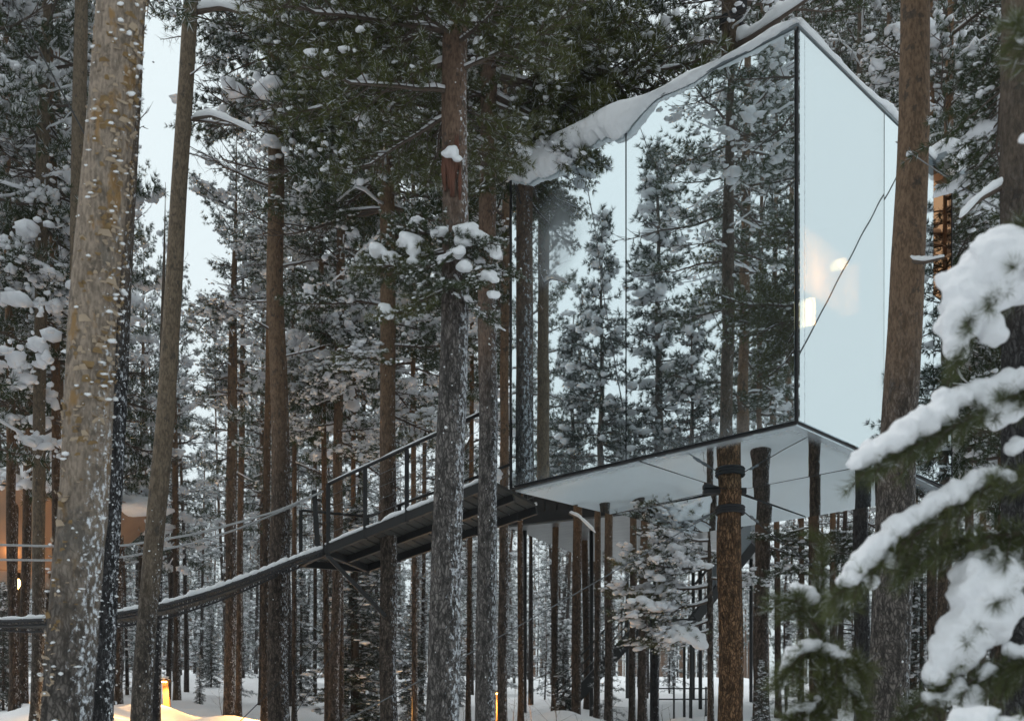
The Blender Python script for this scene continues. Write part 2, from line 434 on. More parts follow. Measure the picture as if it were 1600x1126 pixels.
# ------------------------------------------------------------------ ground
def make_ground():
    xs = np.unique(np.concatenate([np.linspace(-420, -40, 30), np.linspace(-40, 40, 110), np.linspace(-13, 13, 190), np.linspace(40, 420, 30)]))
    ys = np.unique(np.concatenate([np.linspace(-420, -30, 30), np.linspace(-30, 4, 40), np.linspace(4, 40, 145), np.linspace(40, 100, 60), np.linspace(100, 700, 40)]))
    X, Y = np.meshgrid(xs, ys)
    Z = gz(X, Y)
    for (hx, hy, r, h) in MOUNDS:
        Z += h * np.exp(-((X - hx) ** 2 + (Y - hy) ** 2) / r ** 2)
    V = np.stack([X, Y, Z], -1).reshape(-1, 3)
    nx, ny = len(xs), len(ys)
    i = np.arange(ny - 1)[:, None] * nx + np.arange(nx - 1)[None]
    Q = np.stack([i, i + 1, i + nx + 1, i + nx], -1).reshape(-1, 4)
    a = Acc(); a.add(V, Q)
    o = a.obj('snowy_ground', M_SNOW); o['kind'] = 'structure'
    o['label'] = 'uneven snow covering the forest floor'
MOUNDS = [(-5.0, 19.0, 0.9, 0.22), (-6.8, 17.5, 1.0, 0.25), (-3.6, 20.3, 0.8, 0.18), (-1.5, 19, 1.1, 0.2), (3.6, 21.5, 0.9, 0.25), (-8.2, 20, 1.2, 0.3),
          (0.6, 18.5, 0.9, 0.2), (-2.6, 23, 1.2, 0.25), (1.2, 25.5, 1.3, 0.3), (5.0, 26, 1.2, 0.3), (-7.4, 22.2, 0.7, 0.25)]
rm_ = random.Random(9)
MOUNDS += [(rm_.uniform(-0.5, 6), rm_.uniform(13.2, 21), rm_.uniform(0.25, 0.7), rm_.choice((-1, 1)) * rm_.uniform(0.06, 0.17)) for _ in range(34)]
make_ground()

# ------------------------------------------------------------------ mirror cube
DB = np.array([0.6880, 0.7257, 0.0]); DA = np.array([-0.7257, 0.6880, 0.0])
CN = P(1244.5, 658, 11.0)                                    # near bottom corner
CS, CH = 4.01, zrel(HOR - 606, 11.0)
cube = thing('mirror_cube_cabin', 'large mirror-clad cube treehouse hung around a pine trunk with snow on its roof', 'treehouse', CN, math.atan2(DB[1], DB[0]))
def cw(b, a, z):                                             # cube frame -> world
    return CN + DB * b + DA * a + np.array([0, 0, z])
def panel(name, o, e1, e2, nrm, mat, th=0.022, gap=0.009, tilt=(0, 0)):
    """thin mirror panel: corner o, edges e1,e2, outward normal; a tiny mounting tilt breaks the reflection at joints"""
    o, e1, e2, nrm = (np.array(x, float) for x in (o, e1, e2, nrm))
    l1, l2 = np.linalg.norm(e1), np.linalg.norm(e2); u, v = e1 / l1, e2 / l2
    a = Acc()
    V = []
    for k in (0, 1):
        for i in (0, 1):
            for j in (0, 1):
                s, t = (gap if i == 0 else l1 - gap), (gap if j == 0 else l2 - gap)
                V.append(o + u * s + v * t + nrm * (0.012 + k * th + (tilt[0] * (s - l1 / 2) + tilt[1] * (t - l2 / 2))))
    V = np.array(V)
    Q = BQ if np.dot(np.cross(V[4] - V[0], V[2] - V[0]), V[1] - V[0]) > 0 else BQ[:, ::-1]
    a.add(V, Q)
    return a.obj(name, mat, cube, smooth=False)
# left wall (b = 0 side, faces -b)
SA = 1.86 + 0.31
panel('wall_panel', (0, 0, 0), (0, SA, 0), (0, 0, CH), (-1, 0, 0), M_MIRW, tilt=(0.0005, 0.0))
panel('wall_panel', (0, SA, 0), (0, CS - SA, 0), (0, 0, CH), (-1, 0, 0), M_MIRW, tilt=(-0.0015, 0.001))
# right wall (a = 0 side, faces -a)
g = panel('window_wall_panel', (0, 0, 0), (2.0, 0, 0), (0, 0, CH), (0, -1, 0), M_MIRG)
g['label'] = 'one-way glass panel with a lamp showing through'
panel('wall_panel', (2.0, 0, 0), (1.42, 0, 0), (0, 0, CH), (0, -1, 0), M_MIRR, tilt=(0.004, 0.002))
am = panel('window_pane', (3.42, 0, 2.35), (CS - 3.42, 0, 0), (0, 0, CH - 2.35 - 0.05), (0, -1, 0), M_AMBER)
am['label'] = 'amber tinted window pane'
panel('wall_panel', (3.42, 0, 0), (CS - 3.42, 0, 0), (0, 0, 2.35), (0, -1, 0), M_MIRR)
# hidden walls
panel('wall_panel', (0, CS, 0), (CS, 0, 0), (0, 0, CH), (0, 1, 0), M_MIRR)
panel('wall_panel', (CS, 0, 0), (0, CS, 0), (0, 0, CH), (1, 0, 0), M_MIRR)
# underside, four panels
h = CS / 2
for (b0, a0, t) in ((0, 0, (0.002, 0.004)), (h, 0, (0.020, 0.008)), (0, h, (-0.010, 0.014)), (h, h, (0.012, -0.018))):
    panel('underside_panel', (b0, a0, 0), (h, 0, 0), (0, h, 0), (0, 0, -1), M_MIRB, tilt=t, gap=0.018)
for (o_, e_) in (((h - 0.009, 0.02, -0.0375), (0.018, CS - 0.04, 0.004)), ((0.02, h - 0.009, -0.0385), (CS - 0.04, 0.018, 0.003))):
    ac = Acc(); obox(ac, o_, (e_[0], 0, 0), (0, e_[1], 0), (0, 0, e_[2])); ac.obj('joint_strip', M_STRAP, cube, smooth=False)
# dark carcass behind the panels, open inside
ac = Acc()
t = 0.05
obox(ac, (t, t, 0.0), (CS - 2 * t, 0, 0), (0, CS - 2 * t, 0), (0, 0, 0.06))
obox(ac, (t, t, CH - 0.08), (CS - 2 * t, 0, 0), (0, CS - 2 * t, 0), (0, 0, 0.08))
obox(ac, (0.0, 0.0, 0.0), (0.04, 0, 0), (0, CS, 0), (0, 0, CH))
obox(ac, (CS - 0.04, 0.041, 0.0), (0.04, 0, 0), (0, CS - 0.041, 0), (0, 0, CH))
obox(ac, (0.041, CS - 0.04, 0.0), (CS - 0.082, 0, 0), (0, 0.04, 0), (0, 0, CH))
obox(ac, (2.0, 0.0, 0.0), (CS - 2.0, 0, 0), (0, 0.04, 0), (0, 0, CH))
ac.obj('carcass', M_ROOMIN, cube, smooth=False)
# thin black corner trims
ac = Acc()
e = 0.022
obox(ac, (-0.036, -0.036, -0.03), (0.015, 0, 0), (0, 0.015, 0), (0, 0, CH + 0.03))
obox(ac, (-0.037, CS + 0.015, -0.03), (e, 0, 0), (0, e, 0), (0, 0, CH + 0.03))
obox(ac, (-0.037, -0.015, -0.034), (e, 0, 0), (0, CS + 0.02, 0), (0, 0, 0.012))
obox(ac, (-0.012, -0.037, -0.036), (CS + 0.03, 0, 0), (0, 0.012, 0), (0, 0, 0.016))
obox(ac, (CS + 0.015, -0.037, -0.02), (0.014, 0, 0), (0, 0.014, 0), (0, 0, CH + 0.02))
ac.obj('corner_trim', M_STRAP, cube, smooth=False)
ac = Acc()
obox(ac, (-0.05, -0.05, CH + 0.002), (CS + 0.1, 0, 0), (0, CS + 0.1, 0), (0, 0, 0.03))
obox(ac, (3.44, -0.19, CH - 0.03), (0.60, 0, 0), (0, 0.13, 0), (0, 0, 0.10))
ac.obj('roof', M_GREYPANEL, cube, smooth=False)
# interior seen through the one-way glass
ac = Acc(); obox(ac, (1.30, 0.62, 1.95), (1.05, 0, 0.0), (0, 0.03, 0), (0, 0, 0.75)); obox(ac, (2.36, 0.45, 1.95), (0.03, 0, 0.0), (0, 0.17, 0), (0, 0, 0.6))
ac.obj('birch_partition', M_BIRCH, cube, smooth=False)
lx, ly, lz = 0.72, 0.22, 1.24
ac = Acc()
for (s, z0, z1) in ((0.05, 0.0, 0.30),): tube(ac, [(lx, ly, lz + z0), (lx, ly, lz + z1)], s, 14)
lamp = ac.obj('lamp', M_LAMP, cube)
ac = Acc(); tube(ac, [(lx, ly, lz + 0.30), (lx, ly, lz + 0.34)], [0.07, 0.06], 14); tube(ac, [(lx, ly, lz + 0.34), (lx, ly, CH - 0.1)], 0.006, 6); tube(ac, [(lx, ly, lz - 0.03), (lx, ly, lz)], 0.06, 14)
ac.obj('lamp_fitting', M_BIRCH, lamp)
ld = bpy.data.lights.new('partition_fill', 'POINT'); ld.energy = 75; ld.color = (1, 0.55, 0.2); ld.shadow_soft_size = 0.06  # added fill light in front of the birch partition, apart from the hanging lamp
lo = bpy.data.objects.new('partition_fill', ld); COL.objects.link(lo); lo.location = cw(1.62, 0.25, 2.25)

# snow on the roof: a heightfield slab with ragged, sagging lip
def roof_snow():
    n = 90
    s = np.linspace(0, 1, n)
    A, B = np.meshgrid(s * (CS + 0.1) - 0.05, s * (CS + 0.1) - 0.05)        # A along left wall, B along right wall
    q = np.stack([A.ravel() * 1.5, B.ravel() * 1.5, np.zeros(A.size)], 1)
    nz = fbm(q, 3, 21).reshape(A.shape)
    edge = np.minimum(np.minimum(A + 0.05, CS + 0.05 - A), np.minimum(B + 0.05, CS + 0.05 - B))
    prof = np.clip(edge / 0.12, 0, 1) ** 0.5
    th = (0.045 + 0.03 * nz + 0.15 * np.clip((A - 1.6) / 1.2, 0, 1)) * prof + 0.004
    th *= 0.35 + 0.65 * np.clip(B / 1.2 + 0.6 - 0.5 * np.clip(1 - A, 0, 1), 0, 1)
    top = np.stack([B, A, CH + 0.034 + th], -1).reshape(-1, 3)
    bot = np.stack([B, A, np.full(A.shape, CH + 0.033)], -1).reshape(-1, 3)
    i = np.arange(n - 1)[:, None] * n + np.arange(n - 1)[None]
    Q = np.stack([i, i + n, i + n + 1, i + 1], -1).reshape(-1, 4)
    ac = Acc(); ac.add(top, Q[:, ::-1])
    # overhanging lip along the left wall: tubes of varying height hugging the edge
    m = 380
    a = np.linspace(-0.06, CS + 0.08, m)
    nz1 = fbm(np.stack([a * 2.2, a * 0, a * 0], 1), 3, 31); nz2 = fbm(np.stack([a * 1.1, a * 0 + 3, a * 0], 1), 3, 35)
    big = np.clip((a - 1.62) / 0.75, 0, 1); big = big * big * (3 - 2 * big)
    drop = big * (0.25 + 0.07 * nz2 + 0.08 * np.clip((a - 2.3) / 1.2, 0, 1)) + 0.015 + 0.015 * nz1 + 0.05 * np.exp(-((a - 1.35) / 0.3) ** 2)
    drop += big * (0.030 * fbm(np.stack([a * 6, a * 0 + 9, a * 0], 1), 3, 37) + 0.012 * fbm(np.stack([a * 19, a * 0 + 9, a * 0], 1), 2, 38))
    drop *= 1 - 0.55 * np.clip((a - 3.75) / 0.3, 0, 1)
    rise = 0.022 + 0.016 * nz1 + 0.085 * big + 0.06 * np.exp(-((a - 1.3) / 0.25) ** 2) + 0.05 * np.exp(-((a - 0.2) / 0.2) ** 2)
    out = 0.035 + 0.02 * nz2 + 0.13 * big
    k = 26
    th = np.linspace(0, 2 * math.pi, k, endpoint=False)
    cb = np.cos(th)[None]; sb = np.sin(th)[None]
    rnd = 0.015 * fbm(np.stack([np.repeat(a, k) * 4, np.tile(np.cos(th), m), np.tile(np.sin(th), m)], 1), 2, 41).reshape(m, k)
    rnd = rnd + 0.010 * fbm(np.stack([np.repeat(a, k) * 14, 4 * np.tile(np.cos(th), m), 4 * np.tile(np.sin(th), m)], 1), 3, 43).reshape(m, k)
    Bc = -0.05 + 0.06 - out[:, None] * 0.5 + (out[:, None] * 0.5 + 0.10) * cb + rnd
    zc = (rise - drop)[:, None] / 2; hh = (rise + drop)[:, None] / 2
    Zc = CH + 0.03 + zc + hh * np.sign(sb) * np.abs(sb) ** 0.8 + rnd
    Bc = np.where(Zc < CH + 0.02, np.minimum(Bc, -0.045), Bc)
    V = np.stack([Bc, np.broadcast_to(a[:, None], Bc.shape), Zc], -1).reshape(-1, 3)
    i = np.arange(m - 1)[:, None] * k; j = np.arange(k)[None]; j2 = (j + 1) % k
    Q = np.stack([i + j, i + j2, i + k + j2, i + k + j], -1).reshape(-1, 4)
    V = np.concatenate([V, V[:k].mean(0, keepdims=True), V[-k:].mean(0, keepdims=True)])
    jj = np.arange(k); jn = (jj + 1) % k
    T = np.concatenate([np.stack([np.full(k, m * k), jn, jj], 1), np.stack([np.full(k, m * k + 1), (m - 1) * k + jj, (m - 1) * k + jn], 1)])
    ac.add(V, Q, T)
    # thin lip along the right wall
    b = np.linspace(-0.03, CS, 60); nb = fbm(np.stack([b * 3, b * 0, b * 0 + 8], 1), 3, 51)
    tube(ac, np.stack([b, np.full(60, -0.04), CH + 0.05 + 0.01 * nb + 0.05 * np.exp(-((b - 2.1) / 0.25) ** 2)], 1), 0.035 + 0.012 * nb, 8)
    blobs(ac, [(3.6, -0.12, CH + 0.13), (3.8, -0.13, CH + 0.12), (3.95, -0.1, CH + 0.14), (2.1, 0, CH + 0.09)], [0.17, 0.18, 0.13, 0.1], 2)
    return ac.obj('roof_snow', M_SNOW, cube)
roof_snow()

# ------------------------------------------------------------------ walkway platform
NL = P(508, 851, 15.0); FL = P(574, 879, 16.4)
NR = np.array([-0.30, 13.80, CZ + 3.44]); FR = NR + (FL - NL) * np.array([1, 1, 0]) + np.array([0.25, 0.1, 0])
XL = P(470, 871, 16.0)                                       # corner of the landing where the rope bridge arrives
deckT = thing('walkway_platform', 'dark steel and plank walkway with railings climbing to the mirror cube', 'walkway', (NL[0], NL[1], NL[2]))
O = NL.copy()
def lerp(a, b, s): return a + (b - a) * s
UP = np.array([0, 0, 1.0])
npl = 20
ac0 = None
for k in range(npl):
    s0, s1 = k / npl + 0.004, (k + 1) / npl - 0.004
    V = []
    dz = random.uniform(-0.004, 0.004)
    for z in (0.0, 0.04):
        for (s, w) in ((s0, -0.0), (s1, -0.0), (s1, 1.0), (s0, 1.0)):
            V.append(lerp(lerp(NL, NR, s), lerp(FL, FR, s), w) - O + UP * (z + dz))
    a = Acc(); a.add(V, [[0, 3, 2, 1], [4, 5, 6, 7], [0, 1, 5, 4], [1, 2, 6, 5], [2, 3, 7, 6], [3, 0, 4, 7]])
    a.obj('plank', M_DECK, deckT, smooth=False)
# landing triangle planks
for k in range(5):
    s0, s1 = k / 5 + 0.01, (k + 1) / 5 - 0.01
    V = []
    for z in (0.0, 0.04):
        for p in (lerp(NL, XL, s0), lerp(NL, XL, s1), lerp(FL, XL, s1) + 0.001, lerp(FL, XL, s0) + 0.001):
            V.append(p - O + UP * z + (NL - NR) / np.linalg.norm(NL - NR) * 0.012)
    a = Acc(); a.add(V, [[0, 3, 2, 1], [4, 5, 6, 7], [0, 1, 5, 4], [1, 2, 6, 5], [2, 3, 7, 6], [3, 0, 4, 7]])
    a.obj('plank', M_DECK, deckT, smooth=False)
for w in (0.0, 0.5, 1.0):
    a = Acc(); off = UP * -0.055
    p, q = lerp(NL, FL, w) - O + off, lerp(NR, FR, w) - O + off
    beam(a, p, q, 0.06, 0.11 if w != 0.5 else 0.09)
    a.obj('steel_beam', M_STEEL, deckT, smooth=False)
a = Acc(); beam(a, NL - O + UP * -0.062, FL - O + UP * -0.062, 0.06, 0.1); beam(a, NL - O + UP * -0.062, XL - O + UP * -0.062, 0.06, 0.1); beam(a, XL - O + UP * -0.062, FL - O + UP * -0.062, 0.06, 0.1)
a.obj('end_beam', M_STEEL, deckT, smooth=False)
def post(base, h, w=0.055, lean=(0, 0, 0)):
    a = Acc(); p = np.asarray(base) - O; beam(a, p + UP * -0.12, p + UP * h + np.asarray(lean, float), w, w, up=(1, 0.2, 0))
    a.obj('railing_post', M_STEEL, deckT, smooth=False)
RH = 0.86
sn = [0.02, 0.26, 0.52, 0.76, 0.99]
for s in sn: post(lerp(NL, NR, s), RH + (0.12 if s == 0.99 else 0), 0.055 if s < 0.9 else 0.11)
post(NL + (NL - NR) * 0.045, RH - 0.05, 0.07, (-0.06, 0, 0.02))
sf = [0.0, 0.2, 0.42, 0.66, 0.9]
for s in sf: post(lerp(FL, FR, s), RH * 0.86)
post(XL, RH * 0.86)
def rail(p, q, name='handrail', r=0.022):
    a = Acc(); tube(a, [p - O, lerp(p, q, 0.5) - O, q - O], r, 8); a.obj(name, M_STEEL, deckT)
rail(lerp(NL, NR, 0.02) + UP * RH, lerp(NL, NR, 0.99) + UP * (RH + .05))
rail(FL + UP * RH * 0.86, FR + UP * RH * 0.86); rail(FL + UP * RH * 0.86, XL + UP * RH * 0.86)
a = Acc()
for f in (0.2, 0.4, 0.6, 0.8):
    tube(a, [FL - O + UP * RH * .86 * f, FR - O + UP * RH * .86 * f], 0.004, 4); tube(a, [NL - O + UP * RH * f, NR - O + UP * RH * f], 0.004, 4)
for s in np.linspace(0.05, 0.95, 40): tube(a, [lerp(FL, FR, s) - O, lerp(FL, FR, s) - O + UP * RH * 0.86], 0.003, 4)
o = a.obj('railing_wire', M_CABLE, deckT); o['kind'] = 'stuff'
a = Acc()
s = np.linspace(0, 1, 60); nz = fbm(np.stack([s * 14, s * 0, s * 0], 1), 3, 61)
for (p, q, r) in ((NL, NR, 0.022), (FL, FR, 0.03)):
    path = p - O + (q - p) * s[:, None] + UP * (0.045 + 0.010 * nz[:, None]); tube(a, path, r + 0.010 * nz, 7)
ps = lerp(NL, NR, 0.02) - O + UP * (RH + 0.025); qs = lerp(NL, NR, 0.99) - O + UP * (RH + .075)
tube(a, ps + (qs - ps) * s[:, None], 0.012 + 0.004 * nz, 6)
blobs(a, [lerp(NR, FR, 0.04) - O + UP * 0.12, lerp(NR, FR, 0.1) - O + UP * 0.1], [0.13, 0.15], 2)
a.obj('walkway_snow', M_SNOW, deckT)
T6P = np.array([(606 - 800) / FPX * 15.25, 15.25, 0])
strut_end = np.array([T6P[0] - 0.02, T6P[1] - 0.12, CZ + zrel(958, 15.1)])
a = Acc(); beam(a, NL + UP * -0.12 + (NR - NL) * 0.01 - O, strut_end - O, 0.05, 0.06); a.obj('brace_strut', M_STEEL, deckT, smooth=False)

# ------------------------------------------------------------------ suspension bridge
bp = np.array([[-90, 957, 13.6], [0, 963, 13.8], [100, 959, 13.9], [185, 951, 14.0], [260, 937, 14.2], [330, 917, 14.4], [400, 892, 14.65], [450, 872, 14.85], [506, 853, 15.0]])
npth = np.array([P(*r) for r in bp])
tt = np.linspace(0, 1, len(bp)); tf = np.linspace(0, 1, 78)
def interp(path, t):                                          # Catmull-Rom resampling through cubic-ish smoothing
    x = np.stack([np.interp(t, np.linspace(0, 1, len(path)), path[:, i]) for i in range(3)], 1)
    k = np.array([1, 2, 3, 2, 1]) / 9
    xp = np.concatenate([np.repeat(x[:1], 2, 0), x, np.repeat(x[-1:], 2, 0)])
    y = np.stack([np.convolve(xp[:, i], k, 'valid') for i in range(3)], 1); y[0], y[-1] = x[0], x[-1]
    return y
nearp = interp(npth, tf)
offv = np.stack([np.interp(tf, [0, 1], [0.10, XL[0] - NL[0]]), np.interp(tf, [0, 1], [0.62, XL[1] - NL[1]]), np.interp(tf, [0, 1], [0.0, XL[2] - NL[2]])], 1)
farp = nearp + offv
br = thing('suspension_bridge', 'snow-topped plank suspension bridge sagging to the left from the walkway', 'bridge', nearp[0])
OB = nearp[0]
for (pth) in (nearp, farp):
    a = Acc(); tube(a, pth - OB + UP * -0.03, 0.02, 8); a.obj('deck_cable', M_DCABLE, br)
    a = Acc(); tube(a, pth - OB + UP * -0.09 + np.array([0, 0.03, 0]), 0.016, 6)
    for k in range(0, len(pth) - 1):
        tube(a, [pth[k] - OB + UP * -0.02, lerp(pth[k], pth[k + 1], 0.5) - OB + UP * -0.09], 0.007, 4)
        tube(a, [lerp(pth[k], pth[k + 1], 0.5) - OB + UP * -0.09, pth[k + 1] - OB + UP * -0.02], 0.007, 4)
    o = a.obj('side_netting', M_DCABLE, br)
for k in range(len(tf) - 1):
    n0, n1, f0, f1 = nearp[k], nearp[k + 1], farp[k], farp[k + 1]
    V = []
    for z in (-0.05, 0.0):
        for p in (lerp(n0, n1, 0.07), lerp(n0, n1, 0.93), lerp(f0, f1, 0.93), lerp(f0, f1, 0.07)):
            V.append(p - OB + UP * (z * (1 if z == 0 else 1) + random.uniform(-0.004, 0.004)))
    a = Acc(); a.add(V, [[0, 3, 2, 1], [4, 5, 6, 7], [0, 1, 5, 4], [1, 2, 6, 5], [2, 3, 7, 6], [3, 0, 4, 7]])
    a.obj('slat', M_DECK, br, smooth=False)
a = Acc(); m = 200; s = np.linspace(0, 1, m); np2 = interp(nearp, s); nz = fbm(np.stack([s * 60, s * 0, s * 0], 1), 3, 71)
fp2 = interp(farp, s)
for w, r in ((0.03, .035), (0.12, .04), (0.25, .04), (0.4, .04), (0.55, .04), (0.7, .04), (0.85, .04), (0.97, .035)):
    tube(a, lerp(np2, fp2, w) - OB + UP * (0.012 + 0.012 * nz[:, None]), r + 0.012 * nz, 6)
a.obj('bridge_snow', M_SNOW, br)
def cable_through(px_list, name, mat, r, parent, orig, sides=6):
    pth = interp(np.array([P(*q) for q in px_list]), np.linspace(0, 1, 60))
    a = Acc(); tube(a, pth - orig, r, sides); return a.obj(name, mat, parent)
cable_through([(-90, 843, 13.6), (0, 848, 13.8), (80, 850, 13.9), (190, 850, 14.0), (300, 832, 14.3), (370, 814, 14.5), (435, 795, 14.8), (505, 765, 15.0)], 'hand_rope', M_ROPE, 0.016, br, OB)
cable_through([(-90, 868, 14.6), (0, 871, 14.8), (80, 872, 14.9), (190, 868, 15.0), (300, 846, 15.3), (370, 824, 15.5), (430, 800, 15.8), (468, 784, 16.0)], 'hand_rope', M_ROPE, 0.016, br, OB)

# ------------------------------------------------------------------ far cabin on columns and its stair
CU = np.array([0.89, -0.456, 0]); CV = np.array([0.456, 0.89, 0])
CA = np.array([-0.09, 31.0, CZ + zrel(821, 31.0)])
KS = 31 / 24
far_cab = thing('cabin_on_columns', 'dark cabin with pale printed underside standing on thin black columns behind the mirror cube', 'cabin', CA, math.atan2(CU[1], CU[0]))
a = Acc(); obox(a, (0, 0, 0), (5.4, 0, 0), (0, 9.0, 0), (0, 0, 0.05)); a.obj('printed_underside', M_SOFFIT, far_cab, smooth=False)
a = Acc(); obox(a, (-0.04, -0.04, 0.051), (5.48, 0, 0), (0, 9.08, 0), (0, 0, 0.3)); a.obj('floor_edge', M_STEEL, far_cab, smooth=False)
for k in range(14):
    a = Acc(); obox(a, (k * 0.385 + 0.01, 0.0, 0.36), (0.365, 0, 0), (0, 0.03, 0), (0, 0, 2.6)); a.obj('wall_board', M_CHAR, far_cab, smooth=False)
    a = Acc(); obox(a, (0.0, 0.04 + k * 0.638, 0.36), (0.03, 0, 0), (0, 0.618, 0), (0, 0, 2.6)); a.obj('wall_board', M_CHAR, far_cab, smooth=False)
a = Acc(); obox(a, (0.035, 0.035, 0.352), (5.34, 0, 0), (0, 8.93, 0), (0, 0, 2.6)); a.obj('wall', M_GREYPANEL, far_cab, smooth=False)
a = Acc(); obox(a, (-0.3, -0.3, 2.965), (6.0, 0, 0), (0, 9.6, 0), (0, 0, 0.15)); rf = a.obj('roof', M_STEEL, far_cab, smooth=False)
a = Acc(); blobs(a, [(x, y, 3.15) for x in np.linspace(0, 5.4, 8) for y in np.linspace(0, 9, 13)], 0.65, 2, 0.4); a.obj('roof_snow', M_SNOW, rf)
for (u, v) in ((0.15, 0.5), (0.15, 3.4), (0.3, 6.6), (1.5, 1.2), (1.6, 4.2), (2.2, 6.6), (3.0, 1.4), (3.2, 4.0), (3.8, 6.5)):
    u, v = u * KS, v * KS
    w = CA + CU * u + CV * v
    a = Acc(); hgt = CA[2] - g1(w[0], w[1]) + 0.3
    tube(a, [(u, v, -hgt), (u, v, 0.0)], 0.06, 10); a.obj('column', M_STEEL, far_cab)
# stair
S0 = np.array([1.23, 29.0, g1(1.23, 29.0)]); S1 = P(1012, 962, 29.6)
st = thing('steel_stair', 'dark steel stair with railings climbing between the trunks under the cube', 'stair', S0)
d = S1 - S0
side = np.array([0.0, 1.0, 0.0])
nst = 12
for w in (0.0, 1.0):
    a = Acc(); beam(a, side * w * 0.95, d + side * w * 0.95, 0.05, 0.34); a.obj('stringer', M_STEEL, st, smooth=False)
    for f in (0.45, 0.72, 1.0):
        a = Acc(); tube(a, [side * w * 0.95 + UP * f, d + side * w * 0.95 + UP * f], 0.02, 6); a.obj('handrail', M_STEEL, st)
    for k in range(5):
        p = d * (k / 4) + side * w * 0.95; a = Acc(); beam(a, p, p + UP * 1.0, 0.04, 0.04, up=(1, 0, 0)); a.obj('railing_post', M_STEEL, st, smooth=False)
for k in range(nst):
    p = d * ((k + 0.5) / nst); a = Acc(); obox(a, p + np.array([-0.11, 0.03, -0.02]), (0.24, 0, 0), (0, 0.88, 0), (0, 0, 0.03)); a.obj('tread', M_STEEL, st, smooth=False); a = Acc(); obox(a, p + np.array([-0.11, 0.04, -0.26]), (0.02, 0, 0), (0, 0.86, 0), (0, 0, 0.238)); a.obj('riser', M_STEEL, st, smooth=False)
a = Acc(); obox(a, d + np.array([0.02, -0.05, -0.06]), (1.3, 0, 0), (0, 1.3, 0), (0, 0, 0.06)); a.obj('landing', M_STEEL, st, smooth=False)
for p in ((0.1, 0.0), (1.2, 0.0), (1.2, 1.15)):
    q = d + np.array([p[0], p[1], -0.061]); a = Acc(); tube(a, [q - UP * (S1[2] - g1(S0[0] + q[0], S0[1] + q[1]) + 0.2), q], 0.04, 8); a.obj('leg', M_STEEL, st)
E0 = d + np.array([1.33, 0, 0]); E1 = P(1178, 850, 30.4) - S0
for w in (0.0, 1.0):
    a = Acc(); beam(a, E0 + side * w * 0.9, E1 + side * w * 0.9, 0.05, 0.26); a.obj('stringer', M_STEEL, st, smooth=False)
    a = Acc(); tube(a, [E0 + side * w * 0.9 + UP * 0.95, E1 + side * w * 0.9 + UP * 0.95], 0.02, 6); a.obj('handrail', M_STEEL, st)
    a = Acc()
    q0, q1 = E0 + side * w * 0.9, E1 + side * w * 0.9
    obox(a, q0 + (q1 - q0) * 0.35 + UP * 0.14, (q1 - q0) * 0.6, (0, 0.012, 0), (0, 0, 0.75)); a.obj('side_panel', M_GREYPANEL, st, smooth=False)
for k in range(12):
    p = lerp(E0, E1, (k + 0.5) / 12); a = Acc(); obox(a, p + np.array([-0.11, 0.03, -0.02]), (0.2, 0, 0), (0, 0.84, 0), (0, 0, 0.03)); a.obj('tread', M_STEEL, st, smooth=False)
# low guard rail on the snow beside the stair
gr_o = P(1028, 1088, 28); gr_o[2] = g1(gr_o[0], gr_o[1])
gr = thing('guard_rail', 'low dark steel guard rail on the snow right of the stair foot', 'railing', gr_o)
for k in range(4):
    x = k * 0.42; a = Acc(); zz = g1(gr_o[0] + x, gr_o[1]) - gr_o[2]; tube(a, [(x, 0, zz - 0.1), (x, 0, 1.05)], 0.025, 8); a.obj('post', M_STEEL, gr)
for z in (1.0, 0.72):
    a = Acc(); tube(a, [(-0.1, 0, z), (1.36, 0, z)], 0.02, 6); a.obj('rail', M_STEEL, gr)

# ------------------------------------------------------------------ tan cabin at the left edge
tc_o = P(30, 900, 26.0)
tcab = thing('tan_cabin', 'tan wooden cabin with flared warm-lit walls behind trunks at the left edge', 'cabin', tc_o)
def ring(r, z, n=10): 
    th = np.arange(n) * 2 * math.pi / n + 0.2
    return np.stack([r * np.cos(th), r * np.sin(th), np.full(n, z)], 1)
def facets(name, r0, z0, r1, z1, mat, n=10, th=0.05):
    A0, A1, B0, B1 = ring(r0, z0, n), ring(r1, z1, n), ring(r0 - th, z0, n), ring(r1 - th, z1, n)
    for k in range(n):
        k2 = (k + 1) % n; g_ = 0.004
        a = Acc(); V = [lerp(A0[k], A0[k2], g_), lerp(A0[k], A0[k2], 1 - g_), lerp(A1[k], A1[k2], 1 - g_), lerp(A1[k], A1[k2], g_), lerp(B0[k], B0[k2], g_), lerp(B0[k], B0[k2], 1 - g_), lerp(B1[k], B1[k2], 1 - g_), lerp(B1[k], B1[k2], g_)]
        a.add(V, [[0, 1, 2, 3], [5, 4, 7, 6], [1, 0, 4, 5], [3, 2, 6, 7], [0, 3, 7, 4], [2, 1, 5, 6]])
        a.obj(name, mat, tcab, smooth=False)
facets('wall_panel', 1.5, 0.0, 3.2, 1.55, M_TANWALL)
facets('roof_panel', 3.35, 1.56, 0.4, 2.3, M_TANWALL)
a = Acc(); tube(a, [(0, 0, -0.04), (0, 0, 0.02)], 1.46, 10); a.obj('floor', M_TANWALL, tcab, smooth=False)
a = Acc(); blobs(a, [(r * math.cos(t_), r * math.sin(t_), 2.42 - r * 0.25) for r in (0.2, 0.9, 1.7, 2.5, 3.0) for t_ in np.linspace(0, 6.1, 10)], 0.55, 2, 0.4); a.obj('roof_snow', M_SNOW, tcab)
gzc = g1(tc_o[0], tc_o[1])
for t_ in (0.3, 1.9, 3.5, 5.1):
    a = Acc(); tube(a, [(1.2 * math.cos(t_), 1.2 * math.sin(t_), gzc - tc_o[2] - 0.3), (1.2 * math.cos(t_), 1.2 * math.sin(t_), -0.045)], 0.09, 8); a.obj('stilt', M_CHAR, tcab)
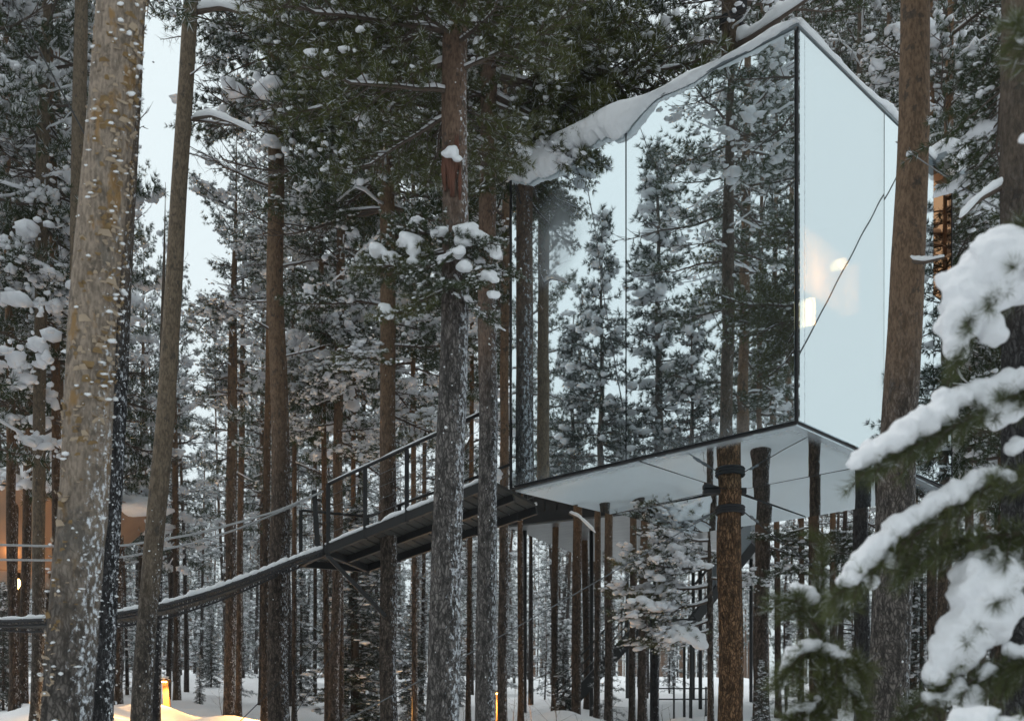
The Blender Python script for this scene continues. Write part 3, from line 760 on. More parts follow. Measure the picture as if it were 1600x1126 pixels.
for (x, y, z, en) in ((0.62, -1.75, 0.28, 5), (1.9, -2.3, -0.4, 5)):
    L = bpy.data.lights.new('cabin_wall_lamp', 'POINT'); L.energy = en; L.color = (1, 0.5, 0.18); L.shadow_soft_size = 0.08
    lo = bpy.data.objects.new('cabin_wall_lamp', L); COL.objects.link(lo); lo.location = tc_o + np.array([x, y, z])
a = Acc(); blobs(a, [(0.62, -1.45, -0.35)], [[0.06, 0.06, 0.12]], 2); a.obj('wall_lamp', M_GLOW, tcab)

for (x, y, r, hgt, lab) in ((1.9, 15.4, 0.16, 0.22, 'low dark stump in the snow under the cube, nearer the walkway'), (2.6, 16.6, 0.10, 0.16, 'small dark stump in the snow under the middle of the cube'), (4.5, 16.0, 0.12, 0.2, 'low dark stump in the snow under the right side of the cube')):
    z = g1(x, y); st_ = thing('tree_stump', lab, 'stump', (x, y, z))
    a = Acc(); tube(a, [(0, 0, -0.15), (0, 0, hgt * 0.5), (0.01, 0, hgt)], [r * 1.2, r * 1.05, r], 14); a.obj('wood', M_BROWN, st_)
    a = Acc(); blobs(a, [(0.03, 0.05, hgt)], [[r * .6, r * .5, 0.03]], 2); a.obj('snow_cap', M_SNOW, st_)
# ------------------------------------------------------------------ bollard lamps
def bollard(px, py, Y, lean=0.0, label='', energy=12, h=0.72, aim=(0.25, -0.35)):
    x = (px - 800) / FPX * Y; z = g1(x, Y)
    t = thing('bollard_lamp', label, 'path light', (x, Y, z), 0, 'lit wooden path lights in the snow')
    a = Acc(); obox(a, (-0.065, 0.0, -0.15), (0.13, 0, 0), (0, 0.08, 0), (-lean, 0, h + 0.15)); a.obj('post', M_WOOD, t, smooth=False)
    a = Acc(); obox(a, (-0.085 - lean, -0.14, h + 0.001), (0.17, 0, 0), (0, 0.24, 0), (0, 0, 0.05)); a.obj('hood', M_WOOD, t, smooth=False)
    a = Acc(); obox(a, (-0.05 - lean, -0.12, h - 0.025), (0.10, 0, 0), (0, 0.10, 0), (0, 0, 0.022)); a.obj('lamp', M_GLOW, t, smooth=False)
    a = Acc(); blobs(a, [(-lean, -0.02, h + 0.07)], [[0.10, 0.12, 0.04]], 2); a.obj('snow_cap', M_SNOW, t)
    L = bpy.data.lights.new('bollard_light', 'SPOT'); L.energy = energy * 14; L.color = (1, 0.50, 0.13); L.spot_size = math.radians(150); L.spot_blend = 0.7; L.shadow_soft_size = 0.05
    lo = bpy.data.objects.new('bollard_light', L); COL.objects.link(lo); lo.location = (x - lean, Y - 0.17, z + h - 0.04)
    lo.rotation_euler = Vector((-aim[0], -aim[1], 1)).to_track_quat('Z', 'Y').to_euler()
bollard(262, 1108, 23, 0.06, 'wooden bollard lamp standing alone in a pool of orange light on the snow', 16)
bollard(222, 1100, 19.0, 0.0, 'wooden bollard lamp hidden behind the tan trunk left of the lone bollard', 12, aim=(-0.6, -0.2))
bollard(432, 1100, 19.0, 0.0, 'wooden bollard lamp close behind the dark trunk left of the walkway', 8, aim=(-0.5, -0.3))
bollard(608, 1095, 23.5, 0.0, 'wooden bollard lamp behind the trunk that carries the walkway', 9, aim=(0.7, -0.2))
bollard(774, 1098, 21.5, 0.0, 'wooden bollard lamp at the foot of the thin black column', 11, aim=(0.5, -0.2))
bollard(34, 1060, 24.5, 0.0, 'wooden bollard lamp behind the trunks under the tan cabin', 9, aim=(0.4, -0.4))
# ------------------------------------------------------------------ boughs and crowns
class Kit:
    def __init__(self, seed):
        self.rng = np.random.default_rng(seed)
        self.limb, self.snow = Acc(), Acc()
        self.tp, self.td, self.sp, self.ss = [], [], [], []
def unit(v):
    v = np.asarray(v, float); return v / (np.linalg.norm(v) + 1e-9)
def bough(K, p0, d, L, r0=None, droop=0.18, curl=0.15, tw=7.0, tlen=0.36, tgap=0.09, snow=0.4, ssz=(0.02, 0.055), ridge=True, bare=False, start=0.25, sides=5):
    rng = K.rng; d = unit(d); p0 = np.asarray(p0, float)
    n = 8; s = np.linspace(0, 1, n)
    sidev = unit(np.cross(d, [0, 0, 1])); 
    wob = np.cumsum(rng.normal(0, 0.03, n)) * L * 0.5; wob -= wob[0]; wz = np.cumsum(rng.normal(0, 0.03, n)) * L * 0.4; wz -= wz[0]
    path = p0 + d * (s * L)[:, None] + sidev * wob[:, None] + np.array([0, 0, 1.0]) * (-droop * L * s ** 1.5 + curl * L * s ** 3 + wz)[:, None]
    r0 = r0 or (0.008 + 0.010 * L)
    tube(K.limb, path, r0 * (1 - 0.85 * s), sides, cap=False)
    if ridge:
        k = int(rng.integers(4, 8)); 
        rr = r0 * (1 - 0.6 * s[:k]) * rng.uniform(0.4, 1.2, k) + 0.004
        tube(K.snow, path[:k] + np.array([0, 0, 1.0]) * (r0 * (1 - 0.85 * s[:k]) + rr * 0.5)[:, None], rr, 5)
    nt = max(3, int(L * tw))
    for i in range(nt):
        u = start + (1 - start) * (i + rng.uniform(0, 1)) / nt
        x = u * (n - 1); k = min(int(x), n - 2); p = path[k] + (path[k + 1] - path[k]) * (x - k); t = unit(path[k + 1] - path[k])
        ang = rng.uniform(0.5, 1.15) * (1 if i % 2 else -1)
        b = unit(np.cross(t, [0, 0, 1.0])); 
        td = unit(t * math.cos(ang) + b * math.sin(ang) + np.array([0, 0, rng.normal(0.05, 0.22)]))
        lt = max(0.12, L * tlen * (1.25 - u) * rng.uniform(0.6, 1.3))
        m = 4; q = np.linspace(0, 1, m)
        tp = p + td * (q * lt)[:, None] + np.array([0, 0, 1.0]) * (-0.12 * lt * q ** 1.4 + 0.14 * lt * q ** 3)[:, None]
        tube(K.limb, tp, r0 * 0.35 * (1 - 0.7 * q), 3, cap=False)
        if bare:
            for jj in range(rng.integers(1, 4)):
                e = tp[rng.integers(1, 4)]; dd = unit(td + rng.normal(0, 0.6, 3)); tube(K.limb, [e, e + dd * lt * 0.25, e + dd * lt * 0.45 + np.array([0, 0, -0.02])], [r0 * .15, r0 * .11, r0 * .05], 3, cap=False)
            if rng.uniform() < snow: K.sp.append(tp[1] + [0, 0, 0.02]); K.ss.append(rng.uniform(*ssz) * 0.6)
            continue
        nn = max(1, int(lt * 0.8 / tgap))
        for j in range(nn + 1):
            f = 0.25 + 0.75 * j / max(nn, 1); y = f * (m - 1); kk = min(int(y), m - 2)
            c = tp[kk] + (tp[kk + 1] - tp[kk]) * (y - kk) + rng.normal(0, 0.02, 3)
            tdir = unit(unit(tp[kk + 1] - tp[kk]) + rng.normal(0, 0.35, 3) + np.array([0, 0, 0.25]))
            K.tp.append(c); K.td.append(tdir)
            if rng.uniform() < snow:
                K.sp.append(c + tdir * 0.03 + np.array([0, 0, 0.022])); K.ss.append(rng.uniform(*ssz))
    if not bare:
        K.tp.append(path[-1]); K.td.append(d)
def finish(K, name, nl, nw, nc, frost, mats, big=0.035, bigsz=(0.08, 0.16), sub=1):
    ned = Acc(); needles(ned, np.array(K.tp), np.array(K.td), nc, nl, nw, frost, rng=K.rng)
    if K.sp:
        sp = np.array(K.sp); ss = np.array(K.ss)
        up = K.rng.uniform(size=len(ss)) < big
        ss = np.where(up, K.rng.uniform(*bigsz, len(ss)), ss)
        if up.any():
            for _ in range(2): sp = np.concatenate([sp, sp[:len(up)][up] + K.rng.normal(0, 1, (up.sum(), 3)) * np.array([1, 1, .35]) * ss[:len(up)][up][:, None] * 0.75]); ss = np.concatenate([ss, ss[:len(up)][up] * K.rng.uniform(.5, .9, up.sum())])
        blobs(K.snow, sp, ss, sub, 0.48, rng=K.rng)
    return (K.limb.mesh(name + '_limbs', [M_TWIG]), ned.mesh(name + '_needles', mats, smooth=False) if K.tp else None, K.snow.mesh(name + '_snow', [M_SNOWB]) if K.snow.n else None)

def pine_crown(seed, length=8.0, radius=2.0, nb=42, frost=0.16, snow=0.42, mats=None):
    K = Kit(seed); rng = K.rng
    az = rng.uniform(0, 6.28)
    for i in range(nb):
        f = (i + rng.uniform(0, 0.8)) / nb
        az += 2.399 + rng.normal(0, 0.35)
        L = radius * (1.0 - 0.72 * f ** 1.6) * (0.55 + 0.45 * min(1, f * 4 + 0.35)) * rng.uniform(0.65, 1.15)
        el = -0.12 + 0.75 * f + rng.normal(0, 0.10)
        d = (math.cos(az) * math.cos(el), math.sin(az) * math.cos(el), math.sin(el))
        bough(K, (0, 0, f * length), d, L, droop=0.28 * (1 - f), curl=0.18, snow=snow * 0.75, tw=10.5)
    for k in range(4): bough(K, (0, 0, length * 0.96), (rng.normal(0, .4), rng.normal(0, .4), 1), 0.6, droop=0, snow=snow)
    return finish(K, 'pine', 0.115, 0.011, 21, frost, mats or [M_NEEDLE, M_FROST], big=0.035 if snow < 0.7 else 0.13)
def spruce(seed, H=9.0, R=1.35, frost=0.12, snow=0.5, dens=1.0):
    K = Kit(seed); rng = K.rng
    z = 0.25
    tube(K.limb, [(0, 0, -0.3), (0, 0, H * 0.5), (0, 0, H)], [0.012 * H + 0.02, 0.008 * H, 0.012], 8)
    while z < H - 0.15:
        f = z / H; R0 = R * (1 - f) ** 0.8 * (0.75 + 0.25 * min(1, f * 5)) + 0.10
        for k in range(5 if f > 0.1 else 4):
            az = rng.uniform(0, 6.283); L = R0 * rng.uniform(0.75, 1.15); el = -0.35 + 0.75 * f ** 1.5 + rng.normal(0, 0.08)
            d = (math.cos(az) * math.cos(el), math.sin(az) * math.cos(el), math.sin(el))
            i0 = len(K.sp)
            bough(K, (0, 0, z), d, L, droop=0.22 * (1 - f), curl=0.12, snow=0.16 * snow, tw=10 * dens, tlen=0.34, tgap=0.08, ssz=(0.03, 0.06), ridge=False, start=0.12, sides=4)
            if rng.uniform() < snow:
                u = np.linspace(0.42, 0.98, 4); dd = unit(d)
                for uu in u:
                    if rng.uniform() < 0.8:
                        K.sp.append(np.array([0, 0, z]) + dd * L * uu + np.array([0, 0, -0.16 * L * uu ** 1.5 + 0.05]) + rng.normal(0, 0.02, 3)); K.ss.append(rng.uniform(0.05, 0.15) * (0.7 + 0.5 * (1 - f)))
        z += 0.21 / dens * (1 - 0.3 * f)
    K.tp.append((0, 0, H)); K.td.append((0, 0, 1))
    return finish(K, 'spruce', 0.10, 0.012, 17, frost, [M_SPRUCE, M_FROST], big=0.0)

CROWNS = [pine_crown(s, 8.0, r, nb, fr, sn) for s, r, nb, fr, sn in ((101, 2.1, 44, 0.14, 0.42), (102, 1.8, 40, 0.18, 0.5), (103, 2.3, 46, 0.14, 0.38), (104, 1.6, 36, 0.22, 0.55))]
SPRUCES = [spruce(s, 9.0, r) for s, r in ((201, 1.35), (202, 1.15), (203, 1.6))]
CROWNS += [pine_crown(105, 8.0, 2.0, 40, 0.14, 0.85), pine_crown(106, 8.0, 1.7, 36, 0.16, 1.0)]
def bough_proto(seed, L, snow, mats, nl=0.085, nw=0.0070, nc=24, frost=0.09, big=0.05):
    K = Kit(seed)
    bough(K, (0, 0, 0), (1, 0, 0), L, droop=0.22, curl=0.16, snow=snow * 0.5, tw=19.0, tgap=0.05, ssz=(0.018, 0.045), tlen=0.46, start=0.12)
    return finish(K, 'bough', nl, nw, nc, frost, mats, big=big, bigsz=(0.05, 0.10), sub=2)
BOUGHS = [bough_proto(300 + k, 1.8, sn, mt) for k, (sn, mt) in enumerate(((0.35, [M_NEEDLE, M_FROST]), (0.22, [M_OLIVE, M_FROST]), (0.45, [M_NEEDLE, M_FROST]), (0.12, [M_OLIVE, M_FROST])))]
BOUGHS += [bough_proto(340, 1.7, 0.9, [M_NEEDLE, M_FROST], nc=18, frost=0.1, big=0.22), bough_proto(341, 1.9, 0.8, [M_OLIVE, M_FROST], nc=18, frost=0.1, big=0.26)]
def bare_proto(seed, L=1.6):
    K = Kit(seed); bough(K, (0, 0, 0), (1, 0, 0), L, droop=0.05, curl=0.05, bare=True, tw=9, tlen=0.45, snow=0.3)
    return finish(K, 'bare', 0.1, 0.01, 2, 0, [M_NEEDLE, M_FROST], big=0.0)
BARES = [bare_proto(320 + k) for k in range(3)]

# ------------------------------------------------------------------ trunks and hand-placed trees
def add_bough(root, proto, loc, az, el, sc, roll=0.0, name='branch'):
    b = link(name, proto[0], root, loc)
    b.rotation_euler = Matrix.Rotation(az, 3, 'Z').to_euler()
    M = Matrix.Rotation(az, 3, 'Z') @ Matrix.Rotation(-el, 3, 'Y') @ Matrix.Rotation(roll, 3, 'X')
    b.rotation_euler = M.to_euler(); b.scale = (sc, sc, sc)
    if proto[1]: link('needles', proto[1], b)['kind'] = 'stuff'
    if proto[2]: link('snow', proto[2], b)['kind'] = 'stuff'
    return b
class Tree: pass
def make_tree(label, Y, pb, wb, pt, wt, mat, Ht=16.0, crown=None, zc=7.0, cs=1.0, segs=16, step=0.25, rough=0.006, flecks=0, group=None, name='pine_tree', seed=None, cat='tree', zlow=None, fdir=0.6, fz=(0, 6)):
    seed = seed if seed is not None else int(abs(pb) * 7 + Y * 13) % 9973
    rng = np.random.default_rng(seed)
    zb, zt = CZ + zrel(1126, Y), CZ + zrel(0, Y)
    xb, xt = (pb - 800) / FPX * Y, (pt - 800) / FPX * Y
    rb, rt = wb / 2 / FPX * Y, wt / 2 / FPX * Y
    X = lambda z: xb + (xt - xb) * (np.asarray(z) - zb) / (zt - zb)
    # the foot
    z0 = g1(xb, Y); z0 = g1(float(X(z0)), Y); x0 = float(X(z0))
    if zlow is not None: z0 = zlow
    top = z0 + Ht
    R = lambda z: np.where(z < z0 + Ht * 0.6, np.clip(rb + (rt - rb) * (z - zb) / (zt - zb), 0.02, rb * 1.25), np.clip(rb + (rt - rb) * (z0 + Ht * .6 - zb) / (zt - zb), 0.02, 1) * np.clip(1 - (z - z0 - Ht * 0.6) / (Ht * 0.4), 0.08, 1))
    root = thing(name, label, cat, (x0, Y, z0), 0, group)
    zs = np.concatenate([[z0 - 0.4], np.arange(z0, min(top, zt + 1.0), step), np.linspace(min(top, zt + 1.0), top, 10)])
    zs = np.unique(zs)
    flare = 1 + 0.35 * np.exp(-np.clip(zs - z0, 0, 9) / 0.25)
    r = R(zs) * flare
    wobx = fbm(np.stack([zs * 0.35, zs * 0, zs * 0 + seed], 1), 2, 5) * min(0.04, 0.25 * rb)
    th = np.arange(segs) * 2 * math.pi / segs
    cth, sth = np.cos(th)[None], np.sin(th)[None]
    Rr = np.broadcast_to(r[:, None], (len(zs), segs))
    q = np.stack([np.broadcast_to(cth * 1.0, Rr.shape) * r[:, None], np.broadcast_to(sth, Rr.shape) * r[:, None], np.broadcast_to(zs[:, None], Rr.shape)], -1).reshape(-1, 3)
    low = np.clip(1 - (zs - z0 - 1.5) / 4.5, 0.25, 1)[:, None]
    n1 = 1 - np.abs(vnoise(q * np.array([26, 26, 4.5]), seed)).reshape(Rr.shape)
    n2 = vnoise(q * np.array([60, 60, 16.0]), seed + 1).reshape(Rr.shape)
    n3 = vnoise(q * np.array([5, 5, 1.2]), seed + 2).reshape(Rr.shape)
    Rr = Rr + rough * low * (n1 * 1.3 - 0.8 + 0.5 * n2) + 0.05 * r[:, None] * n3
    V = np.stack([(X(zs) + wobx)[:, None] - x0 + Rr * cth, Rr * sth, np.broadcast_to((zs - z0)[:, None], Rr.shape)], -1).reshape(-1, 3)
    i = np.arange(len(zs) - 1)[:, None] * segs; j = np.arange(segs)[None]; j2 = (j + 1) % segs
    Q = np.stack([i + j, i + j2, i + segs + j2, i + segs + j], -1).reshape(-1, 4)
    a = Acc(); a.add(V, Q); tr = a.obj('trunk', mat, root)
    T = Tree(); T.root, T.x0, T.Y, T.z0, T.X, T.R, T.rng, T.trunk = root, x0, Y, z0, (lambda z: float(X(z)) + 0.0), R, rng, tr
    lean = math.atan2(xt - xb, zt - zb)
    if crown is not None:
        for nm, me in zip(('limbs', 'needles', 'snow'), crown):
            o = link(nm, me, root, (float(X(z0 + zc)) - x0, 0, zc)); o['kind'] = 'stuff'; o.rotation_euler = (Matrix.Rotation(lean, 3, 'Y') @ Matrix.Rotation(rng.uniform(0, 6.28), 3, 'Z')).to_euler(); o.scale = (cs, cs, cs * (Ht - zc + 0.3) / (8 * cs) if True else cs)
    flecks = int(flecks * 0.28)
    if flecks:
        a = Acc(); z = rng.uniform(fz[0], fz[1], flecks); az = rng.normal(-0.35, 0.75, flecks); z = z[0] * 0 + z
        rr = R(z + z0) + 0.002
        pos = np.stack([X(z + z0) - x0 + rr * np.cos(az), rr * np.sin(az), z], 1)
        s = rng.uniform(0.003, 0.008, flecks) * np.where(rng.uniform(size=flecks) < 0.10, 2.0, 1)
        blobs(a, pos, np.stack([s * rng.uniform(.6, 1.8, flecks), s * rng.uniform(.6, 1.6, flecks), s * rng.uniform(.4, 1.8, flecks)], 1), 1, rng=rng); o = a.obj('snow_flecks', M_SNOW, root); o['kind'] = 'stuff'
    return T
def at_y(T, py):                                              # height above the tree's foot seen at photo row py
    return CZ + zrel(py, T.Y) - T.z0
def hang(T, py, az_deg, el_deg, sc, proto, roll=0.0, name='branch'):
    z = at_y(T, py)
    return add_bough(T.root, proto, (T.X(z + T.z0) - T.x0, 0, z), math.radians(az_deg), math.radians(el_deg), sc, roll, name)

def melt(pos, size, voxel, name, mat, parent=None, origin=(0, 0, 0), nz=0.12, seed=0):
    """lumps of snow merged into one soft mass"""
    a = Acc(); blobs(a, pos, size, 2, rng=np.random.default_rng(seed))
    tmp = a.obj('tmp', mat)
    md = tmp.modifiers.new('r', 'REMESH'); md.mode = 'VOXEL'; md.voxel_size = voxel; md.use_smooth_shade = True
    ms = tmp.modifiers.new('s', 'SMOOTH'); ms.iterations = 5; ms.factor = 0.6
    dg = bpy.context.evaluated_depsgraph_get()
    me = bpy.data.meshes.new_from_object(tmp.evaluated_get(dg)); me.name = name
    bpy.data.objects.remove(tmp)
    n = len(me.vertices); co = np.zeros(n * 3); me.vertices.foreach_get('co', co); co = co.reshape(-1, 3)
    no = np.zeros(n * 3); me.vertices.foreach_get('normal', no); no = no.reshape(-1, 3)
    sc = np.mean(np.asarray(size)); co = co + no * (fbm(co / sc * 1.1, 3, seed) * sc * nz)[:, None] - np.asarray(origin)
    me.vertices.foreach_set('co', co.ravel()); me.polygons.foreach_set('use_smooth', np.ones(len(me.polygons), bool)); me.update()
    me.materials.clear(); me.materials.append(mat)
    o = link(name, me, parent); o['kind'] = 'stuff'; return o

# --- the trunks one can name, near to far
T1 = make_tree('thick pale pine trunk with peeling orange bark and snow flecks, nearest at the left', 6.6, 97, 74, 192, 70, M_PALE, 15, CROWNS[0], 9, 1.0, segs=72, step=0.035, rough=0.007)
def flakes(T, n, z0, z1):
    rng = np.random.default_rng(5); fl, sn = Acc(), Acc()
    for k in range(n):
        z = rng.uniform(z0, z1); az = rng.uniform(-math.pi, 0.3) if k % 3 else rng.uniform(-0.9, 0.5)
        r = float(T.R(np.array(z + T.z0))); c = np.array([T.X(z + T.z0) - T.x0 + r * math.cos(az), r * math.sin(az), z])
        nr = np.array([math.cos(az), math.sin(az), 0]); tg = np.array([-math.sin(az), math.cos(az), 0])
        w = rng.uniform(0.007, 0.024) * (1.9 if k % 5 == 0 else 1); l = rng.uniform(0.008, 0.026) * (1.7 if k % 5 == 0 else 1); o = rng.uniform(0.004, 0.018); up = 1 if rng.uniform() < 0.7 else -1
        t0 = tg * w; tl = rng.normal(0, 0.3)
        e = np.array([0, 0, up * l]) + tg * l * tl
        V = [c - t0, c + t0, c + t0 * 0.8 + e * 0.5 + nr * o * 0.35, c - t0 * 0.8 + e * 0.5 + nr * o * 0.35, c + t0 * 0.45 + e + nr * o * rng.uniform(.6, 1.5), c - t0 * 0.55 + e * 0.9 + nr * o]
        fl.add(V, [[0, 1, 2, 3], [3, 2, 4, 5]], None, int(rng.uniform() < 0.55))
        if rng.uniform() < 0.24:
            s = rng.uniform(0.003, 0.013) * (1.8 if k % 7 == 0 else 1); blobs(sn, [c + nr * (o * 0.7 + 0.002) + np.array([0, 0, 0.5 * l])], [[s * rng.uniform(1.0, 2.3), s, s * rng.uniform(.4, .9)]], 1, rng=rng)
    a = fl.obj('bark_flakes', [M_FLAKE, M_FLAKEP], T.root); a['kind'] = 'stuff'
    a = sn.obj('snow_flecks', M_SNOW, T.root); a['kind'] = 'stuff'
flakes(T1, 1500, 0.3, 7.2)
T1b = make_tree('dark scaly trunk tucked close behind the pale peeling pine', 10.0, 157, 42, 207, 34, M_DARK, 15, CROWNS[1], 8.5, 1.0, segs=40, step=0.06, rough=0.008, flecks=500, fz=(0, 5))
T2 = make_tree('smooth tan leaning trunk beside the lone bollard lamp', 13.0, 221, 32, 299, 22, M_TAN, 17, CROWNS[3], 11, 0.8, segs=32, step=0.08, rough=0.004, flecks=260)
T2b = make_tree('thin dark stem half hidden behind the foot of the tan leaning trunk', 17.5, 244, 12, 262, 9, M_DARK, 9, None, segs=12)
TL = make_tree('slim tan trunk standing in the snow left of the pale peeling pine', 18.0, 56, 18, 72, 19, M_TAN, 17, CROWNS[1], 7.0, 1.0, segs=20, flecks=200)
TLb = make_tree('slim brown trunk in front of the tan cabin, nearer the left edge', 23.5, 16, 16, 34, 13, M_BROWN, 18, CROWNS[0], 6.5, 1.0, segs=14)
TLc = make_tree('slim brown trunk in front of the tan cabin, beside the slim tan trunk', 22.5, 34, 14, 58, 11, M_RED, 18, CROWNS[2], 7.5, 0.9, segs=14)
TM = make_tree('bare slim trunk showing left of the pale trunk at the top of the picture', 17.0, 106, 20, 128, 21, M_TAN, 18, CROWNS[2], 12.5, 0.8, segs=18, step=0.15, flecks=80)
T3 = make_tree('short pine with its snow-tipped top in the gap of sky', 20.0, 358, 17, 372, 12, M_BROWN, 11.2, CROWNS[3], 4.6, 0.62, segs=16, flecks=180, fz=(0, 4))
T3b = make_tree('thin grey-brown trunk just behind the short pine', 24.0, 372, 10, 384, 8, M_BROWN, 12, CROWNS[3], 7.0, 0.7, segs=12)
T4 = make_tree('dark brown pine trunk with bare snowy limbs left of the walkway end', 16.0, 434, 32, 434, 22, M_BROWN, 17, CROWNS[3], 9.5, 0.75, segs=32, step=0.08, rough=0.008, flecks=420, fz=(0, 5))
T4b = make_tree('reddish trunk lit orange just behind the dark brown pine', 18.5, 414, 12, 424, 9, M_RED, 12, CROWNS[3], 8.0, 0.6, segs=12)
T5 = make_tree('slim brown trunk rising behind the end of the walkway', 21.0, 522, 16, 538, 12, M_BROWN, 16, CROWNS[1], 6.5, 0.9, segs=16, flecks=120)
T5b = make_tree('broken-topped slim stem with pale split wood below the walkway end', 22.0, 534, 9, 532, 9, M_RED, 4.6, None, segs=10)
T6 = make_tree('brown pine trunk that carries the walkway through its planks', 15.25, 607, 27, 601, 21, M_BROWN, 17, CROWNS[2], 7.6, 1.0, segs=32, step=0.08, rough=0.008, flecks=160)
T7 = make_tree('thick grey furrowed trunk with a snowy scar in the centre foreground', 9.6, 695, 50, 714, 37, M_GREY, 16, CROWNS[1], 9.0, 1.0, segs=56, step=0.045, rough=0.010, flecks=600, fz=(0, 7))
T8 = make_tree('grey-brown trunk beside the left edge of the mirror wall', 13.55, 758, 32, 764, 25, M_GREY, 16, CROWNS[2], 9.2, 0.9, segs=36, step=0.07, rough=0.008, flecks=420, fz=(0, 6))
T8b = make_tree('slim brown trunk between the grey-brown trunk and the mirror wall', 19.5, 784, 15, 792, 12, M_BROWN, 16, CROWNS[0], 7.5, 0.9, segs=14)
TC = make_tree('deep furrowed pine trunk in black straps that holds up the mirror cube', 13.83, 1140, 39, 1143, 29, M_RIDGE, 16, CROWNS[3], 9.6, 0.95, segs=40, step=0.06, rough=0.010)
T10 = make_tree('light brown trunk right behind the strapped trunk under the cube', 22.4, 1190, 24, 1187, 20, M_BROWN, 16, CROWNS[1], 9.5, 1.0, segs=20, flecks=60)
TS = make_tree('small snowy pine with a bushy side in front of the stair under the cube', 21.0, 1112, 10, 1100, 6, M_BROWN, 4.9, None, segs=10)
T11 = make_tree('brown trunk rising under the middle of the cube right edge', 21.4, 1274, 17, 1268, 14, M_RED, 15, CROWNS[2], 8.5, 0.9, segs=16)
T11b = make_tree('dark trunk under the cube beside the big right-hand trunk', 20.0, 1346, 24, 1346, 20, M_DARK, 16, CROWNS[0], 8.8, 0.9, segs=20)
T12 = make_tree('thick brown trunk with dark scars in front of the cube right wall', 9.6, 1384, 63, 1430, 43, M_SCARRED, 16, CROWNS[3], 9.2, 1.0, segs=56, step=0.045, rough=0.010, flecks=260, fz=(0, 4))
T12b = make_tree('slender grey trunk hugging the right side of the thick scarred trunk', 13.0, 1412, 10, 1421, 8, M_GREY, 5.5, None, segs=12)
T13 = make_tree('dark grey trunk cut by the right edge of the picture', 7.6, 1592, 40, 1586, 44, M_DARK, 14, CROWNS[2], 8.0, 1.0, segs=44, step=0.06, rough=0.009)
T14 = make_tree('slim reddish trunk between the thick scarred trunk and the right edge', 16.5, 1470, 17, 1486, 13, M_RED, 16, CROWNS[1], 6.0, 0.95, segs=16)
T15 = make_tree('slim brown trunk rising beyond the roof of the cube', 22.0, 1372, 14, 1388, 13, M_BROWN, 18, CROWNS[0], 11.2, 0.9, segs=14)
# slender trunks under the cube, tops out of sight behind it
for (px, w, Y, lab, mt) in ((902, 15, 26.0, 'slim orange-brown trunk first from the left under the cube', M_RED), (934, 10, 27.5, 'thin dark trunk second from the left under the cube', M_BROWN), (952, 13, 26.6, 'slim snow-dusted trunk third from the left under the cube', M_BROWN),
                        (990, 11, 28.0, 'thin brown trunk by the stair under the cube', M_BROWN), (1008, 15, 26.4, 'slim brown trunk in front of the stair landing', M_BROWN), (1026, 11, 27.2, 'dark thin trunk at the right end of the stair flight', M_DARK)):
    make_tree(lab, Y, px - 2, w, px + 4, w * 0.8, mt, 13.0, CROWNS[int(px) % 4], 9.0, 0.6, segs=14, flecks=60)

# straps, cables on the carrying trunk
def strap(z, r):
    a = Acc(); k = 24; th = np.linspace(0, 2 * math.pi, k + 1)
    x0 = TC.X(z) - TC.x0; zz = z - TC.z0
    tube(a, np.stack([x0 + r * np.cos(th), r * np.sin(th), np.full(k + 1, zz)], 1), 0.012, 6)
    for dz in (-0.035, 0.035, 0.0): tube(a, np.stack([x0 + (r + .002) * np.cos(th), (r + .002) * np.sin(th), np.full(k + 1, zz + dz)], 1), 0.020, 6)
    return a.obj('strap', M_STRAP, TC.root)
zs_ = CN[2] + 0.0
z_strap = CZ + zrel(795, 13.83)
strap(z_strap, 0.172)
strap(CZ + zrel(40, 13.83), 0.135)
a = Acc(); obox(a, np.array([TC.X(zs_) - TC.x0 - 0.35, -0.06, zs_ - TC.z0 - 0.075]), (0.55, 0, 0), (0, 0.12, 0), (0, 0, 0.05)); a.obj('bracket', M_STRAP, TC.root, smooth=False)
bx_ = TC.X(CZ + zrel(30, 13.83)) - TC.x0
a = Acc(); obox(a, (bx_ + 0.02, -0.24, CZ + zrel(38, 13.83) - TC.z0), (0.13, 0, 0), (0, 0.12, 0), (0, 0, 0.12)); a.obj('collar_box', M_STRAP, TC.root, smooth=False)
def cable(name, label, pts, r=0.008, mat=None, sag=0.0, group=None):
    pts = np.array(pts, float); s = np.linspace(0, 1, 24)
    pth = np.stack([np.interp(s, np.linspace(0, 1, len(pts)), pts[:, i]) for i in range(3)], 1); pth[:, 2] -= sag * 4 * s * (1 - s)
    a = Acc(); tube(a, pth - pts[0], r, 6); o = a.obj(name, mat or M_DCABLE); o.location = pts[0]; return tag(o, label, 'cable', group)
SX = TC.X(z_strap)
def turnbuckle(o, p, q, ts):
    a = Acc(); p, q = np.array(p, float), np.array(q, float)
    for t_ in ts: tube(a, [(q - p) * (t_ - 0.012), (q - p) * t_, (q - p) * (t_ + 0.012)], [0.012, 0.022, 0.012], 6)
    a.obj('turnbuckle', M_CABLE, o)
p = (SX - 0.17, 13.80, z_strap); q = P(430, 1176, 13.2)
turnbuckle(cable('guy_cable', 'thin grey cable running from the strapped trunk down left across the forest', [p, q], 0.008, M_CABLE, 0.06), p, q, (0.03, 0.045))
p = (SX + 0.17, 13.85, z_strap); q = P(1420, 985, 15.0)
turnbuckle(cable('guy_cable', 'thin dark cable running from the strapped trunk down to the right', [p, q], 0.007, M_DCABLE, 0.05), p, q, (0.05, 0.075))
cable('guy_cable', 'thin cable slanting up to the dark brown pine left of the walkway', [P(355, 1140, 15.0), P(452, 1045, 15.6), P(600, 900, 15.2)], 0.007, M_DCABLE, 0.0)
